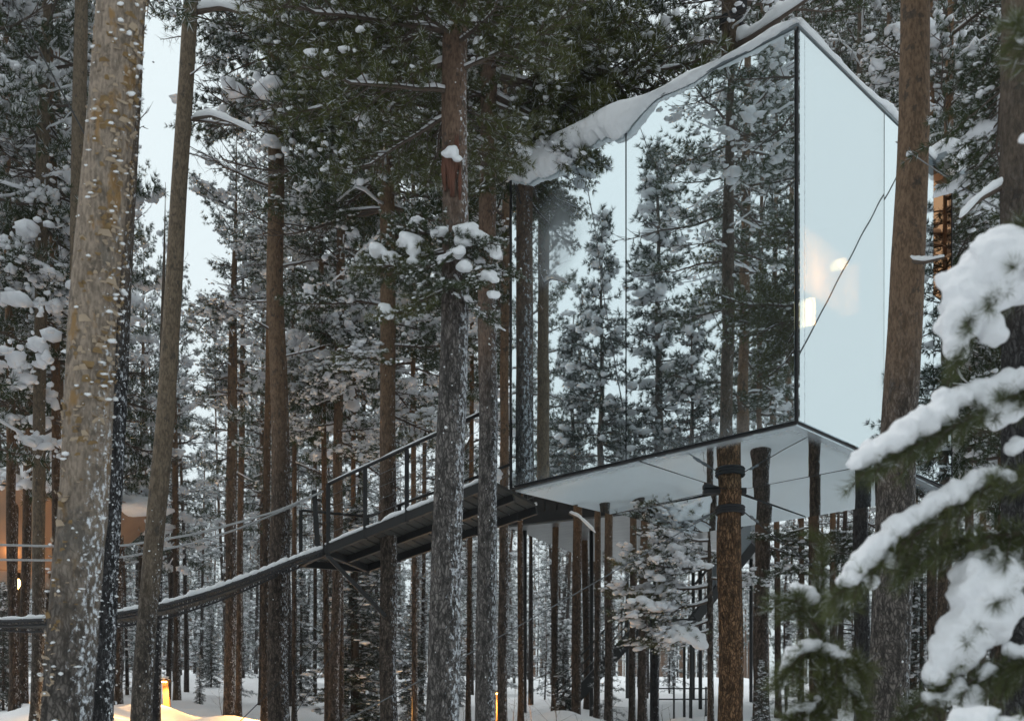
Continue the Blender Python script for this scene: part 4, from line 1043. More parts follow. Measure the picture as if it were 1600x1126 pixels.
cable('guy_cable', 'short thin cable slanting at the foot of the dark brown pine', [P(440, 1145, 15.0), P(490, 1062, 16.0), P(604, 880, 15.3)], 0.006, M_DCABLE)
cable('guy_cable', 'thin cable stretched from the thick scarred trunk to the dark right-edge trunk', [P(1400, 225, 9.7), P(1600, 350, 7.9)], 0.006, M_CABLE, 0.03)
cable('guy_cable', 'pair of thin cables crossing the sky above the cube roof, upper one', [P(770, 290, 13.6), P(1030, 82, 15.0), P(1140, 5, 13.9)], 0.008, M_DCABLE, 0.0, 'cables above the roof')
cable('guy_cable', 'pair of thin cables crossing the sky above the cube roof, lower one', [P(772, 300, 13.6), P(1030, 90, 15.0), P(1138, 14, 13.9)], 0.008, M_DCABLE, 0.0, 'cables above the roof')
# cables seen only as reflections in the mirror walls
NLW, NRW = -DB, -DA                                           # outward normals of left and right walls
def reflect(p, n): 
    p = np.asarray(p, float); return p - 2 * np.dot(p - CN, n) * n
cable('guy_cable', 'dark cable reflected as a slanting line in the bright right wall', [reflect(P(1225, 592, 14.5), NRW), reflect(P(1247, 545, 15.0), NRW), reflect(P(1400, 262, 19.0), NRW), reflect(P(1440, 180, 20.0), NRW)], 0.012, M_DCABLE)
cable('guy_cable', 'thin cable reflected in the left half of the mirror wall', [reflect(P(900, 180, 22), NLW), reflect(P(975, 640, 18), NLW)], 0.010, M_DCABLE)
cable('guy_cable', 'thin cable reflected in the right half of the mirror wall', [reflect(P(985, 160, 24), NLW), reflect(P(1130, 520, 22), NLW)], 0.009, M_DCABLE)

# --- boughs on the nearer trees
r_ = random.Random(3)
for py, az, el, sc, k in ((15, 10, 8, 0.75, 0), (190, 5, 0, 0.72, 1), (130, -30, 12, 0.4, 2), (240, 15, -10, 0.35, 0), (60, 150, 10, 0.3, 1)):
    hang(T2, py, az, el, sc, BARES[k], name='bare_limb')
for py, az, el, sc, k in ((90, 10, 15, .8, 0), (160, 170, 10, .8, 1), (215, 200, 25, .9, 2), (300, 190, 20, .9, 0), (350, 15, 5, .6, 1), (420, 30, 15, .7, 2), (470, 170, 10, .6, 0), (520, 200, 15, .6, 1), (150, 40, 30, .9, 2), (560, 10, 12, 0.6, 0)):
    hang(T4, py, az + r_.uniform(-20, 20), el, sc, BARES[k], name='bare_limb')
for T, lst in ((T4, ((40, 40, 10, .9, 0), (100, 330, 0, 1.0, 1), (60, 200, 5, 1, 0), (150, 300, 0, .8, 1), (260, 20, 5, 0.6, 0))),
               (T6, ((20, 30, 5, 1.1, 1), (70, 200, 0, 1.0, 3), (130, 260, -5, 1.1, 1), (160, 150, 5, 1.1, 0), (220, 20, 0, 1.0, 0), (260, 310, -5, .9, 1), (330, 190, 0, .9, 0), (420, 30, 0, .8, 0), (480, 200, 0, .8, 2), (540, 340, 0, .7, 0))),
               (T7, ((20, 180, -5, .95, 1), (60, 200, 0, 1.0, 3), (100, 170, -8, .9, 1), (150, 215, -10, .85, 3), (40, 250, -5, .8, 1), (180, 160, -15, .7, 3), (400, 175, -8, .50, 0), (395, 200, -12, .5, 1), (410, 245, -20, .42, 2), (385, 300, -15, .42, 0), (400, 335, -20, .40, 2), (430, 280, -25, .42, 0), (450, 200, -20, .45, 1), (460, 320, -30, .36, 2), (385, 225, 5, .4, 2), (390, 150, 5, 0.5, 0))),
               (T8, ((5, 10, -8, 1.15, 1), (30, 340, -12, 1.1, 3), (55, 355, -12, 1.3, 1), (120, 352, -14, 1.35, 1), (85, 320, -15, 1.0, 3), (95, 200, -5, .8, 1), (160, 240, -10, .7, 3), (190, 300, -20, .7, 1), (215, 180, -15, .6, 3), (245, 280, -30, .55, 1), (20, 150, 0, 1, 1), (150, 20, -5, .8, 0), (60, 30, 0, 1.1, 0), (280, 250, -35, .5, 3), (150, 350, -18, 1.4, 1), (185, 352, -20, 1.25, 3), (120, 345, -10, 1.55, 1), (205, 340, -25, 1.0, 5), (90, 350, -6, 1.6, 3), (165, 330, -22, .9, 1))),
               (TC, ((30, 165, 5, .9, 0), (75, 190, -5, .7, 2), (10, 200, 5, 1, 0), (5, 20, 15, 1.1, 0), (60, 150, 0, .6, 2))),
               (T14, ((520, 30, -5, .8, 2), (560, 200, -5, .8, 0), (600, 340, -5, .9, 0), (420, 160, 0, .8, 2), (640, 30, -10, .9, 2), (660, 330, -10, .8, 0))),
               (TS, ((842, 190, 10, .85, 4), (868, 170, 0, 1.0, 5), (885, 205, 5, 1.0, 4), (912, 165, 0, 1.1, 5), (935, 190, -5, 1.15, 4), (965, 178, -10, 1.0, 4), (980, 205, -10, .8, 5), (900, 330, 0, .7, 4), (850, 90, 0, .7, 4))),
               (T10, ((850, 20, 0, .8, 0), (880, 330, -5, .7, 2), (840, 350, 5, .9, 0))),
               (T11, ((820, 150, 0, .7, 0), (850, 20, 0, .7, 0), (880, 200, -5, .6, 2), (820, 40, -15, .8, 0))),
               (T11b, ((810, 30, -5, .8, 0), (840, 330, -5, .7, 2)))):
    for (py, az, el, sc, k) in lst:
        hang(T, py, az, el, sc * 1.0, BOUGHS[k], r_.uniform(-0.3, 0.3))
for T, y0, y1, n, ks, scs in ((T6, -20, 330, 11, (1, 3, 1, 5), (0.8, 1.25)), (T7, -30, 170, 12, (1, 3), (0.6, 0.95)), (T8, -20, 260, 12, (1, 3, 0), (0.6, 1.1)), (T4, -20, 260, 9, (0, 2), (0.6, 1.0)), (T5, 60, 560, 12, (0, 4), (0.6, 1.0)), (T5, 540, 720, 9, (4, 5), (0.6, 1.0)), (T6, 500, 660, 4, (4, 5), (0.5, .8)), (T8b, 0, 300, 8, (0, 1), (.8, 1.2)), (T13, -20, 260, 8, (0, 2), (.5, .8)), (T14, 60, 500, 12, (0, 4, 5), (.7, 1.1)), (TL, 40, 520, 12, (4, 5), (.7, 1.0)), (T3, 330, 620, 10, (4, 5), (.5, .8))):
    for i in range(n):
        hang(T, y0 + (y1 - y0) * (i + r_.random()) / n, r_.uniform(0, 360) if T is not T13 else r_.uniform(-60, 110), r_.uniform(-12, 10), r_.uniform(*scs), BOUGHS[ks[i % len(ks)]], r_.uniform(-.3, .3))
# snow pillows on the low boughs of the scarred trunk
def pillows(T, lst, name='snow_pillow', vox=0.012, mat=None):
    pos = [P(px, py, Y) for (px, py, r, Y) in lst]; sz = [[r * 1.15 * Y / FPX, r * 1.1 * Y / FPX, r * 0.72 * Y / FPX] for (px, py, r, Y) in lst]
    o = melt(pos, sz, vox, name, mat or M_SNOW, T.root, (T.x0, T.Y, T.z0), seed=len(lst))
    return o
pillows(T7, [(730, 362, 17, 9.2), (748, 372, 14, 9.2), (722, 380, 13, 9.2), (716, 395, 12, 9.1), (768, 388, 12, 9.2), (776, 400, 9, 9.2), (637, 378, 16, 9.2), (645, 392, 12, 9.2), (590, 392, 13, 9.3), (612, 405, 12, 9.3), (690, 362, 10, 9.2), (680, 368, 8, 9.2), (762, 432, 12, 9.2), (772, 440, 8, 9.2), (725, 418, 11, 9.1), (645, 410, 9, 9.2), (770, 462, 10, 9.2), (606, 490, 10, 9.4), (598, 480, 8, 9.4)])
pillows(T7, [(706, 240, 11, 9.42), (698, 243, 8, 9.42), (714, 250, 7, 9.42)])
a = Acc()                                                     # torn scar of red heartwood
sc0 = at_y(T7, 292); sc1 = at_y(T7, 240); xx = T7.X(sc0 + T7.z0) - T7.x0; rr = 0.122
for k in range(9):
    az = -2.35 + k * 0.16; hh = r_.uniform(0.45, 1.0)
    p0 = np.array([xx + rr * math.cos(az), rr * math.sin(az), sc0 - r_.uniform(-0.1, 0.2)]); p1 = p0 + np.array([0.012 * math.cos(az), 0.03 * math.sin(az), (sc1 - sc0) * hh + 0.1])
    tube(a, [p0, lerp(p0, p1, 0.5) + np.array([0, -0.012, 0]), p1], [0.012, 0.02, 0.006], 6)
a.obj('torn_bark', M_SCAR, T7.root)
pillows(TS, [(1070, 985, 17, 20.4), (1085, 993, 15, 20.4), (1050, 988, 13, 20.4), (1095, 1003, 10, 20.4), (1060, 978, 12, 20.4), (1015, 940, 11, 20.3), (1003, 932, 8, 20.3), (1024, 946, 8, 20.3), (1030, 900, 9, 20.5), (1050, 850, 9, 20.6), (1062, 854, 8, 20.6), (1088, 876, 9, 20.6), (1108, 880, 7, 20.6), (985, 935, 7, 20.2)], vox=0.02)
# long snowy limb of the carrying trunk above the roof
def snow_limb(T, pts, r0, rs, label=None):
    pts = np.array([P(*q) for q in pts]) - np.array([T.x0, T.Y, T.z0]); s = np.linspace(0, 1, 22); pth = interp(pts, s)
    a = Acc(); tube(a, pth, r0 * (1 - 0.7 * s), 8); b = a.obj('limb', M_TWIG, T.root)
    nz = fbm(np.stack([s * 9, s * 0, s * 0], 1), 3, int(abs(pts[0, 0]) * 100))
    a = Acc(); rr = np.maximum(rs * (1 + 0.35 * nz) * np.minimum(1, (1 - s) * 6 + 0.35) * np.minimum(1, s * 6 + .4), .01); tube(a, pth + np.stack([s * 0, s * 0, r0 * (1 - .7 * s) + rr * 0.75], 1), rr, 9); a.obj('snow', M_SNOW, b)
snow_limb(TC, [(1152, 78, 13.7), (1180, 62, 13.4), (1220, 34, 13.0), (1262, 5, 12.7)], 0.05, 0.075)
snow_limb(T12, [(1416, 410, 9.5), (1445, 412, 9.4), (1475, 404, 9.3)], 0.022, 0.02)
snow_limb(T13, [(1575, 290, 7.6), (1530, 315, 7.6), (1500, 345, 7.6)], 0.022, 0.024)
snow_limb(T2, [(302, 190, 13), (330, 185, 12.9), (360, 195, 12.8), (400, 212, 12.7)], 0.02, 0.04)
snow_limb(T2, [(308, 25, 13), (345, 18, 12.9), (385, 28, 12.8), (420, 40, 12.7)], 0.03, 0.05)
snow_limb(T8b, [(890, 800, 19), (905, 806, 18.5), (930, 830, 18)], 0.02, 0.03)

# --- trees standing left of the picture, seen as reflections in the mirror wall
def mirrored(label, px, D, w, mat, Ht, crown, zc, cs):
    p = reflect(P(px, 600, D), NLW); x, y = p[0], p[1]
    z0 = g1(x, y); root = thing('pine_tree', label, 'tree', (x, y, z0))
    r = w / 2 / FPX * D; a = Acc(); s = np.linspace(0, 1, 40)
    nz = 1 + 0.05 * fbm(np.stack([s * 30, s * 0, s * 0], 1), 2, int(px))
    tube(a, np.stack([0.06 * np.sin(s * 5 + px), 0.05 * np.sin(s * 4), -0.4 + (Ht + 0.4) * s], 1), np.clip(r * (1.25 - 0.9 * s), 0.02, 1) * nz, 16); a.obj('trunk', mat, root)
    if crown:
        for nm, me in zip(('limbs', 'needles', 'snow'), crown):
            o = link(nm, me, root, (0, 0, zc)); o['kind'] = 'stuff'; o.rotation_euler = (0, 0, px * 0.7); o.scale = (cs, cs, (Ht - zc) / 8)
    T = Tree(); T.root, T.x0, T.Y, T.z0, T.X = root, x, y, z0, (lambda z, x=x: x)
    return T
def mirrored_spruce(label, px, D, top_py, k, wide=1.0):
    p = reflect(P(px, 600, D), NLW); z0 = g1(p[0], p[1]); Ht = CZ + zrel(top_py, D) - z0
    root = thing('spruce_tree', label, 'tree', (p[0], p[1], z0))
    for nm, me in zip(('trunk', 'needles', 'snow'), SPRUCES[k]):
        o = link(nm, me, root); o['kind'] = 'stuff'; o.rotation_euler = (0, 0, px * 1.3); o.scale = (wide * Ht / 9, wide * Ht / 9, Ht / 9)
mt = mirrored('tall brown trunk reflected beside the strapped trunk line in the mirror wall', 1171, 21, 21, M_BROWN, 17, CROWNS[0], 11.2, 1.0)
for k, (z, az, el, sc) in enumerate(((7.5, 20, 0, .8), (8.5, 200, 5, .9), (9.5, 100, 5, 1.0), (9.0, 300, 0, .9), (10.3, 30, 5, 1), (10.8, 180, 5, 1.1), (6.8, 260, -5, .7))):
    add_bough(mt.root, BOUGHS[k % 3], (0, 0, z), math.radians(az), math.radians(el), sc)
mirrored_spruce('snow-laden spruce reflected left of the joint in the mirror wall', 940, 26, 330, 0, 0.8)
mirrored_spruce('tall snow-laden spruce reflected right of the joint in the mirror wall', 1032, 27, 225, 1, 0.9)
mirrored_spruce('shorter snowy spruce reflected low right of the joint', 1085, 25, 470, 2, 0.8)
mirrored_spruce('small snowy spruce reflected low near the middle of the mirror', 895, 27, 500, 2, 0.8)
for px, D, w, Ht, k, zc, cs, lab in ((852, 29, 10, 14.5, 0, 6.5, .8, 'snowy pine reflected in the hazy left part of the mirror wall'), (905, 34, 9, 15, 3, 6, .8, 'thin pine reflected behind the left spruce in the mirror wall'),
                                (1215, 25, 12, 17, 2, 6.0, 1.1, 'bushy dark pine reflected at the right end of the mirror wall'), (1236, 30, 14, 19, 0, 6, 1.2, 'taller dark pine reflected beyond the right end of the mirror wall'),
                                (1110, 33, 9, 12.5, 3, 5, .8, 'low pine reflected left of the brown trunk in the mirror wall'), (985, 36, 9, 12, 1, 5, .8, 'low pine reflected at the joint of the mirror wall'), (822, 33, 10, 18.5, 2, 7, .9, 'tall pine reflected at the left end of the mirror wall'),
                                (1195, 21.5, 10, 16, 3, 5.5, .9, 'close pine reflected behind the brown trunk in the mirror wall'), (1165, 31, 10, 14, 1, 6, .9, 'dim pine reflected between the two trunks in the mirror wall')):
    mirrored(lab, px, D, w, M_BROWN, Ht, CROWNS[k], zc, cs)
def mirrored_right(label, px, D, top_py, k, wide):
    q = reflect(P(px, 600, D), NRW); z0 = g1(q[0], q[1]); Ht = CZ + zrel(top_py, D) - z0
    root = thing('spruce_tree', label, 'tree', (q[0], q[1], z0))
    for nm, me in zip(('trunk', 'needles', 'snow'), SPRUCES[k]):
        o = link(nm, me, root); o['kind'] = 'stuff'; o.rotation_euler = (0, 0, 2.0); o.scale = (wide, wide, Ht / 9)
mirrored_right('snowy spruce reflected at the far end of the bright right wall', 1470, 20.5, 190, 2, 1.25)
for px, D, Ht in ((840, 45, 14), (880, 48, 13), (925, 52, 13), (965, 46, 11), (1005, 50, 12), (1060, 44, 11), (1100, 50, 13), (1130, 42, 12), (1200, 40, 15), (1225, 46, 17), (1150, 52, 15), (860, 38, 11), (1075, 36, 9)):
    T = mirrored('distant pine reflected among others in the mirror wall', px, D, 6, M_BROWN, Ht, CROWNS[px % 4], 3.5, .8); T.root['group'] = 'distant pines reflected in the mirror wall'
HAZE = 0.0008
# ------------------------------------------------------------------ the dense middle forest
MARKS = [(-200, 'the left edge of the picture'), (64, 'the slim tan trunk'), (150, 'the pale peeling pine'), (260, 'the tan leaning trunk'), (434, 'the dark brown pine'), (530, 'the walkway end'), (604, 'the walkway trunk'), (705, 'the thick grey trunk'), (762, 'the grey-brown trunk'), (800, 'the mirror wall'), (1143, 'the strapped trunk'), (1245, 'the cube corner'), (1405, 'the thick scarred trunk'), (1588, 'the right-edge trunk'), (2000, 'the right edge of the picture')]
MIDS = []
def mid_pine(px, Y, Ht, zc, k, cs, w, label, group, mat=None):
    l_ = max(m for m in MARKS if m[0] <= px); n_ = min(m for m in MARKS if m[0] > px)
    where = 'between %s and %s' % (l_[1], n_[1])
    if px > 1588: where = 'behind and right of the right-edge trunk'
    if px < 64: where = 'at the left edge, behind the slim tan trunk'
    T = make_tree(label, Y, px - r_.uniform(-9, 9), w, px + r_.uniform(-9, 11), w * 0.7, mat or (M_BROWN if k % 2 else M_RED), Ht, CROWNS[k if k > 3 else k % 4], zc, cs, segs=12, step=0.5, group=group, seed=int(px * 3 + Y * 17) % 9999)
    MIDS.append((where, Y, T.root)); return T
G1 = 'snowy pines crowded at the upper left'
for px, Y, Ht, zc, k, cs in ((-45, 17, 17, 4.5, 5, 1.1), (15, 20, 18, 5.5, 4, 1.1), (95, 22, 19, 4.5, 5, 1.1), (85, 19, 17, 5.0, 4, .95), (145, 25, 19, 5, 2, .75), (70, 28, 22, 6, 4, 1.3), (120, 30, 22, 6, 5, 1.0), (-20, 28, 22, 6, 4, 1.3), (190, 26, 13.5, 4.5, 5, .8), (225, 31, 13, 4, 1, .8), (272, 28, 12.0, 3.5, 5, .6), (30, 35, 24, 6, 4, 1.4)):
    mid_pine(px, Y, Ht, zc, k, cs, 300 / Y, 'snow-caked pine', G1)
G2 = 'dark pines crowded in the upper centre'
for px, Y, Ht, zc, k, cs in ((505, 22, 18, 6.5, 4, .8), (560, 25, 19, 6, 4, 1.0), (575, 32, 22, 8, 2, 1.2), (648, 23, 18, 7, 5, 1.0), (665, 31, 21, 8, 1, 1.2), (735, 26, 20, 7, 0, 1.1), (760, 34, 23, 8, 3, 1.2), (815, 23, 18, 8, 2, 1.0), (485, 33, 17, 5, 2, 1.0), (408, 30, 14.5, 5, 1, .9), (455, 26, 15, 6, 3, .9)):
    mid_pine(px, Y, Ht, zc, k, cs, 210 / Y, 'dark snow-flecked pine', G2)
G3 = 'pines showing above the cube roof'
for px, Y, Ht, zc, k, cs in ((866, 31, 19.5, 10, 4, 1.1), (910, 33, 20, 11, 0, 1.0)):
    mid_pine(px, Y, Ht, zc, k, cs, 11, 'snow-heavy pine above the cube roof', G3)
G4 = 'pines crowded behind the right side of the cube'
for px, Y, Ht, zc, k, cs in ((1215, 30, 24, 14, 2, 1.2), (1252, 33, 26, 14, 0, 1.4), (1300, 30, 25, 13, 4, 1.3), (1340, 33, 26, 12, 2, 1.4), (1425, 24, 20, 6, 0, 1.1), (1455, 19.5, 17, 5.0, 4, .9), (1510, 22, 19, 5, 5, 1.1), (1530, 28, 22, 6, 3, 1.2), (1565, 19, 17, 4.5, 0, 1.1), (1600, 24, 20, 5, 2, 1.2), (1640, 18, 16, 4, 1, 1.1), (1480, 31, 23, 7, 2, 1.2), (1410, 34, 23, 7, 1, 1.2), (1660, 27, 21, 5, 0, 1.2)):
    mid_pine(px, Y, Ht, zc, k, cs, 300 / Y, 'dark snowy pine', G4)
for where in sorted({m[0] for m in MIDS}):
    ms = sorted([m for m in MIDS if m[0] == where], key=lambda m: m[1])
    words = ['nearest', 'second nearest', 'third nearest', 'fourth nearest', 'fifth nearest', 'sixth nearest', 'seventh nearest', 'eighth nearest']
    for i, m in enumerate(ms):
        m[2]['label'] = m[2]['label'] + (' ' if len(ms) == 1 else ', %s ' % (words[i] if i < len(ms) - 1 or len(ms) < 2 else 'farthest')) + where
# spruces standing on the snow
def spruce_at(px, Y, Ht, k, wide, label, group=None):
    x = (px - 800) / FPX * Y; z = g1(x, Y)
    root = thing('spruce_tree', label, 'tree', (x, Y, z - 0.05), 0, group)
    for nm, me in zip(('trunk', 'needles', 'snow'), SPRUCES[k]):
        o = link(nm, me, root); o['kind'] = 'stuff'; o.rotation_euler = (0, 0, px * 1.7); o.scale = (wide * Ht / 9, wide * Ht / 9, Ht / 9)
spruce_at(556, 25, 5.2, 0, 1.7, 'snow-laden spruce just left of the trunk that carries the walkway')
spruce_at(645, 26, 3.4, 2, 0.8, 'smaller snowy spruce right of the trunk that carries the walkway')
spruce_at(312, 27, 1.3, 1, 1.0, 'tiny spruce in the snow behind the lone bollard')
spruce_at(330, 34, 2.6, 2, 0.8, 'young snow-bowed spruce beyond the lone bollard')
spruce_at(5, 21, 2.6, 2, 0.8, 'low snowy spruce under the bridge at the left edge')
spruce_at(1190, 16.5, 1.6, 0, 0.9, 'young snowy spruce at the foot of the light brown trunk')
spruce_at(1440, 21, 4.5, 1, 1.0, 'snowy spruce behind the thick scarred trunk')
spruce_at(880, 29, 2.4, 2, 0.9, 'young spruce in the snow left of the stair foot')
spruce_at(470, 31, 4.0, 1, 0.9, 'snowy spruce between the dark brown pine and the walkway')
spruce_at(718, 33, 2.0, 1, 1.0, 'young spruce between the grey trunks')
# bare saplings in the snow
for i, (px, Y) in enumerate(((868, 15.2), (905, 16.5), (930, 14.6), (985, 17.5), (1040, 15.5), (800, 22), (815, 23), (832, 21.5), (345, 24), (450, 22), (640, 20), (1100, 22), (1050, 20.5), (870, 21), (728, 21), (820, 19.5), (1130, 24))):
    x = (px - 800) / FPX * Y; z = g1(x, Y)
    t_ = thing('bare_sapling', 'leafless dark sapling poking out of the snow', 'sapling', (x, Y, z), r_.uniform(0, 6), 'leafless saplings in the snow')
    K = Kit(700 + i); hgt = r_.uniform(0.6, 1.3)
    bough(K, (0, 0, -0.1), (r_.uniform(-.1, .1), r_.uniform(-.1, .1), 1), hgt, r0=0.008, droop=0, curl=0, bare=True, tw=8, tlen=0.4, snow=0.2, ridge=False)
    me = finish(K, 'sapling', .1, .01, 2, 0, [M_NEEDLE, M_FROST]); link('stem', me[0], t_)

# ------------------------------------------------------------------ far forest
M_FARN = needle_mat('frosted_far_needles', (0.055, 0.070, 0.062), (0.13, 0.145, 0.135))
M_FARB = bark_mat('far_bark', (0.11, 0.09, 0.08), (0.17, 0.105, 0.07), 4, 8, snow=0.35)
def far_tree(seed, H=14.0, base=0.35, R=1.3, nb=40, sp=False):
    rng = np.random.default_rng(seed); tr, ned, sn = Acc(), Acc(), Acc()
    s = np.linspace(0, 1, 9); tube(tr, np.stack([0.12 * np.sin(s * 4 + seed), 0.1 * np.sin(s * 3 + 2 * seed), -0.4 + (H + 0.4) * s], 1), 0.10 * (1 - 0.85 * s), 7)
    pos, dr, sp_, ss = [], [], [], []
    for i in range(nb):
        f = (i + rng.uniform()) / nb; z = H * (base + (1 - base) * f); az = rng.uniform(0, 6.283)
        L = R * (1 - f) ** (0.9 if sp else 0.6) * rng.uniform(0.6, 1.15) + 0.12; el = (-0.35 + 0.5 * f) if sp else (-0.1 + 0.7 * f)
        d = np.array([math.cos(az) * math.cos(el), math.sin(az) * math.cos(el), math.sin(el)])
        tube(tr, [(0, 0, z), d * L + [0, 0, z]], [0.025, 0.008], 3, cap=False)
        for u in np.linspace(0.25, 1, max(4, int(L * 8))):
            c = d * L * u + np.array([0, 0, z]) + rng.normal(0, 0.10 * (1.3 - u), 3); pos.append(c); dr.append(unit(d + rng.normal(0, 0.6, 3)))
            if rng.uniform() < 0.34: sp_.append(c + [0, 0, 0.05]); ss.append(rng.uniform(0.04, 0.10))
    for i in range(10):                                         # dead lower twigs
        z = H * rng.uniform(0.03, max(base, 0.1)); az = rng.uniform(0, 6.283); L = rng.uniform(0.3, 0.9); d = np.array([math.cos(az), math.sin(az), -0.1])
        tube(tr, [(0, 0, z), d * L + [0, 0, z]], [0.015, 0.005], 3, cap=False)
    needles(ned, pos, dr, 9, 0.22, 0.030, 0.5, (0.3, 1.3), rng)
    blobs(sn, sp_, ss, 1, 0.6, rng=rng)
    a = Acc()
    for src, mo in ((tr, 0), (ned, 1), (sn, 3)):
        for arr, mm in zip(src.q, src.qm): a.q.append(arr + a.n); a.qm.append(np.array(mm) + mo)
        for arr, mm in zip(src.t, src.tm): a.t.append(arr + a.n); a.tm.append(np.array(mm) + mo)
        a.v += src.v; a.n += src.n
    return a.mesh('far_tree', [M_FARB, M_FARN, M_FROST, M_SNOWB], smooth=True)
FAR = [far_tree(401, 15, .32, 1.3, 54), far_tree(402, 14, .25, 1.1, 54), far_tree(403, 13, .45, 1.4, 44), far_tree(404, 12, .06, 1.2, 80, True), far_tree(405, 14, .15, 1.2, 64), far_tree(406, 11, .04, 1.0, 80, True)]
rf_ = random.Random(11)
placed = []
def clear(x, y):
    u, v = np.dot(np.array([x, y, 0]) - CA, CU), np.dot(np.array([x, y, 0]) - CA, CV)
    if -1.2 < u < 5.6 and -1 < v < 8: return False
    if abs(x - tc_o[0]) < 4 and abs(y - tc_o[1]) < 4: return False
    return True
n_far = 0
for band, (y0, y1, cnt, md) in enumerate(((30, 42, 36, 1.7), (42, 60, 80, 1.6), (60, 95, 120, 2.0))):
    tries = 0; c = 0
    while c < cnt and tries < 6000:
        tries += 1
        y = rf_.uniform(y0, y1); x = rf_.uniform(-0.55, 0.55) * y
        if not clear(x, y) or any((x - a) ** 2 + (y - b) ** 2 < md * md for a, b in placed): continue
        px = 800 + FPX * x / y; hmax = 30
        g0 = g1(x, y)
        kk = rf_.randrange(6); sc = rf_.uniform(0.8, 1.12)
        Hs = (15, 14, 13, 12, 14, 11)[kk] * sc
        if 215 < px < 400: hmax = zrel(400, y) + CZ - g0        # the gap of open sky
        if 905 < px < 1245: hmax = zrel(230, y) + CZ - g0
        if Hs > hmax: sc *= hmax / Hs
        if sc < 0.35: continue
        placed.append((x, y)); c += 1
        o = link('far_pine', FAR[kk], None, (x, y, g0)); o.rotation_euler = (rf_.gauss(0, 0.02), rf_.gauss(0, 0.025), rf_.uniform(0, 6.28)); o.scale = (sc, sc, sc)
        tag(o, 'slender frosted tree in the far forest behind the walkway and cube', 'tree', 'frosted trees of the far forest')
for k in range(60):                                             # young frosted trees between the stems
    y = rf_.uniform(27, 62); x = rf_.uniform(-0.5, 0.5) * y
    if not clear(x, y): continue
    o = link('young_far_spruce', FAR[3 if k % 2 else 5], None, (x, y, g1(x, y))); sc = rf_.uniform(0.22, 0.5)
    o.rotation_euler = (0, 0, rf_.uniform(0, 6.28)); o.scale = (sc * 1.3, sc * 1.3, sc)
    tag(o, 'young frosted spruce growing between the far stems', 'tree', 'young frosted spruces between the stems')
# the last trees run together
a = Acc()
for k in range(700):
    y = rf_.uniform(92, 190); x = rf_.uniform(-0.62, 0.62) * y; g0 = g1(x, y); H = rf_.uniform(9, 15); rng = np.random.default_rng(k)
    tube(a, [(x, y, g0 - 0.3), (x, y, g0 + H)], [0.14, 0.03], 4, m=0, cap=False)
    n = 60; f = rng.uniform(0.25, 1, n) ** 0.8; r = 1.35 * (1.05 - f); az = rng.uniform(0, 6.28, n)
    c = np.stack([x + r * np.cos(az) * rng.uniform(.3, 1, n), y + r * np.sin(az), g0 + H * f], 1)
    d = rng.normal(size=(n, 3)); e = rng.normal(size=(n, 3)); d /= np.linalg.norm(d, axis=1, keepdims=True); e /= np.linalg.norm(e, axis=1, keepdims=True)
    V = np.stack([c, c + d * 0.5, c + e * 0.5], 1).reshape(-1, 3)
    a.add(V, None, np.arange(n * 3).reshape(-1, 3), np.where(rng.uniform(size=n) < 0.35, 2, 1))
o = a.obj('distant_forest', [M_FARB, M_FARN, M_FROST], smooth=False); o['kind'] = 'stuff'; o['label'] = 'distant snowy forest running together behind everything'
G5 = 'unseen pines added around the camera to screen the sky'  # out-of-view pines added to keep sky light off the foreground and near trunks
for i, (x, y) in enumerate(((-3.2, -2.5), (1.2, -3.5), (4.6, -1.0), (5.8, 3.6), (-6.5, 0.5), (-9, 4.2), (-1.5, -7), (6.5, -6), (-6, -6.5), (8.6, 6.8), (3.2, -9), (10, 1.0), (5.4, 7.6), (12, -4))):
    z0 = g1(x, y); t_ = thing('pine_tree', 'tall unseen pine added behind or beside the camera to screen sky light', 'tree', (x, y, z0), 0, G5)
    a = Acc(); s = np.linspace(0, 1, 20); tube(a, np.stack([0.05 * np.sin(5 * s), 0 * s, -0.3 + 16.3 * s], 1), 0.15 * (1 - 0.8 * s), 12); a.obj('trunk', M_BROWN, t_)
    for nm, me in zip(('limbs', 'needles', 'snow'), CROWNS[i % 4]):
        o = link(nm, me, t_, (0, 0, 6.5)); o['kind'] = 'stuff'; o.rotation_euler = (0, 0, i * 1.1); o.scale = (1.15, 1.15, 1.18)
# trees round about, out of frame, that close the horizon for the mirrors and the light
for k in range(150):
    az = rf_.uniform(0, 6.283); d = rf_.uniform(30, 75); x, y = d * math.cos(az), d * math.sin(az) + 5
    if y > 0 and abs(x) < 0.62 * y: continue
    if x > 0 and -0.15 < y / x < 0.85: continue                 # open side the right wall looks out on
    o = link('far_pine', FAR[k % 6], None, (x, y, g1(x, y))); o.rotation_euler = (0, 0, rf_.uniform(0, 6.28)); s_ = rf_.uniform(0.7, 1.0); o.scale = (s_,) * 3
    tag(o, 'forest tree outside the picture around the clearing', 'tree', 'forest trees around the clearing')

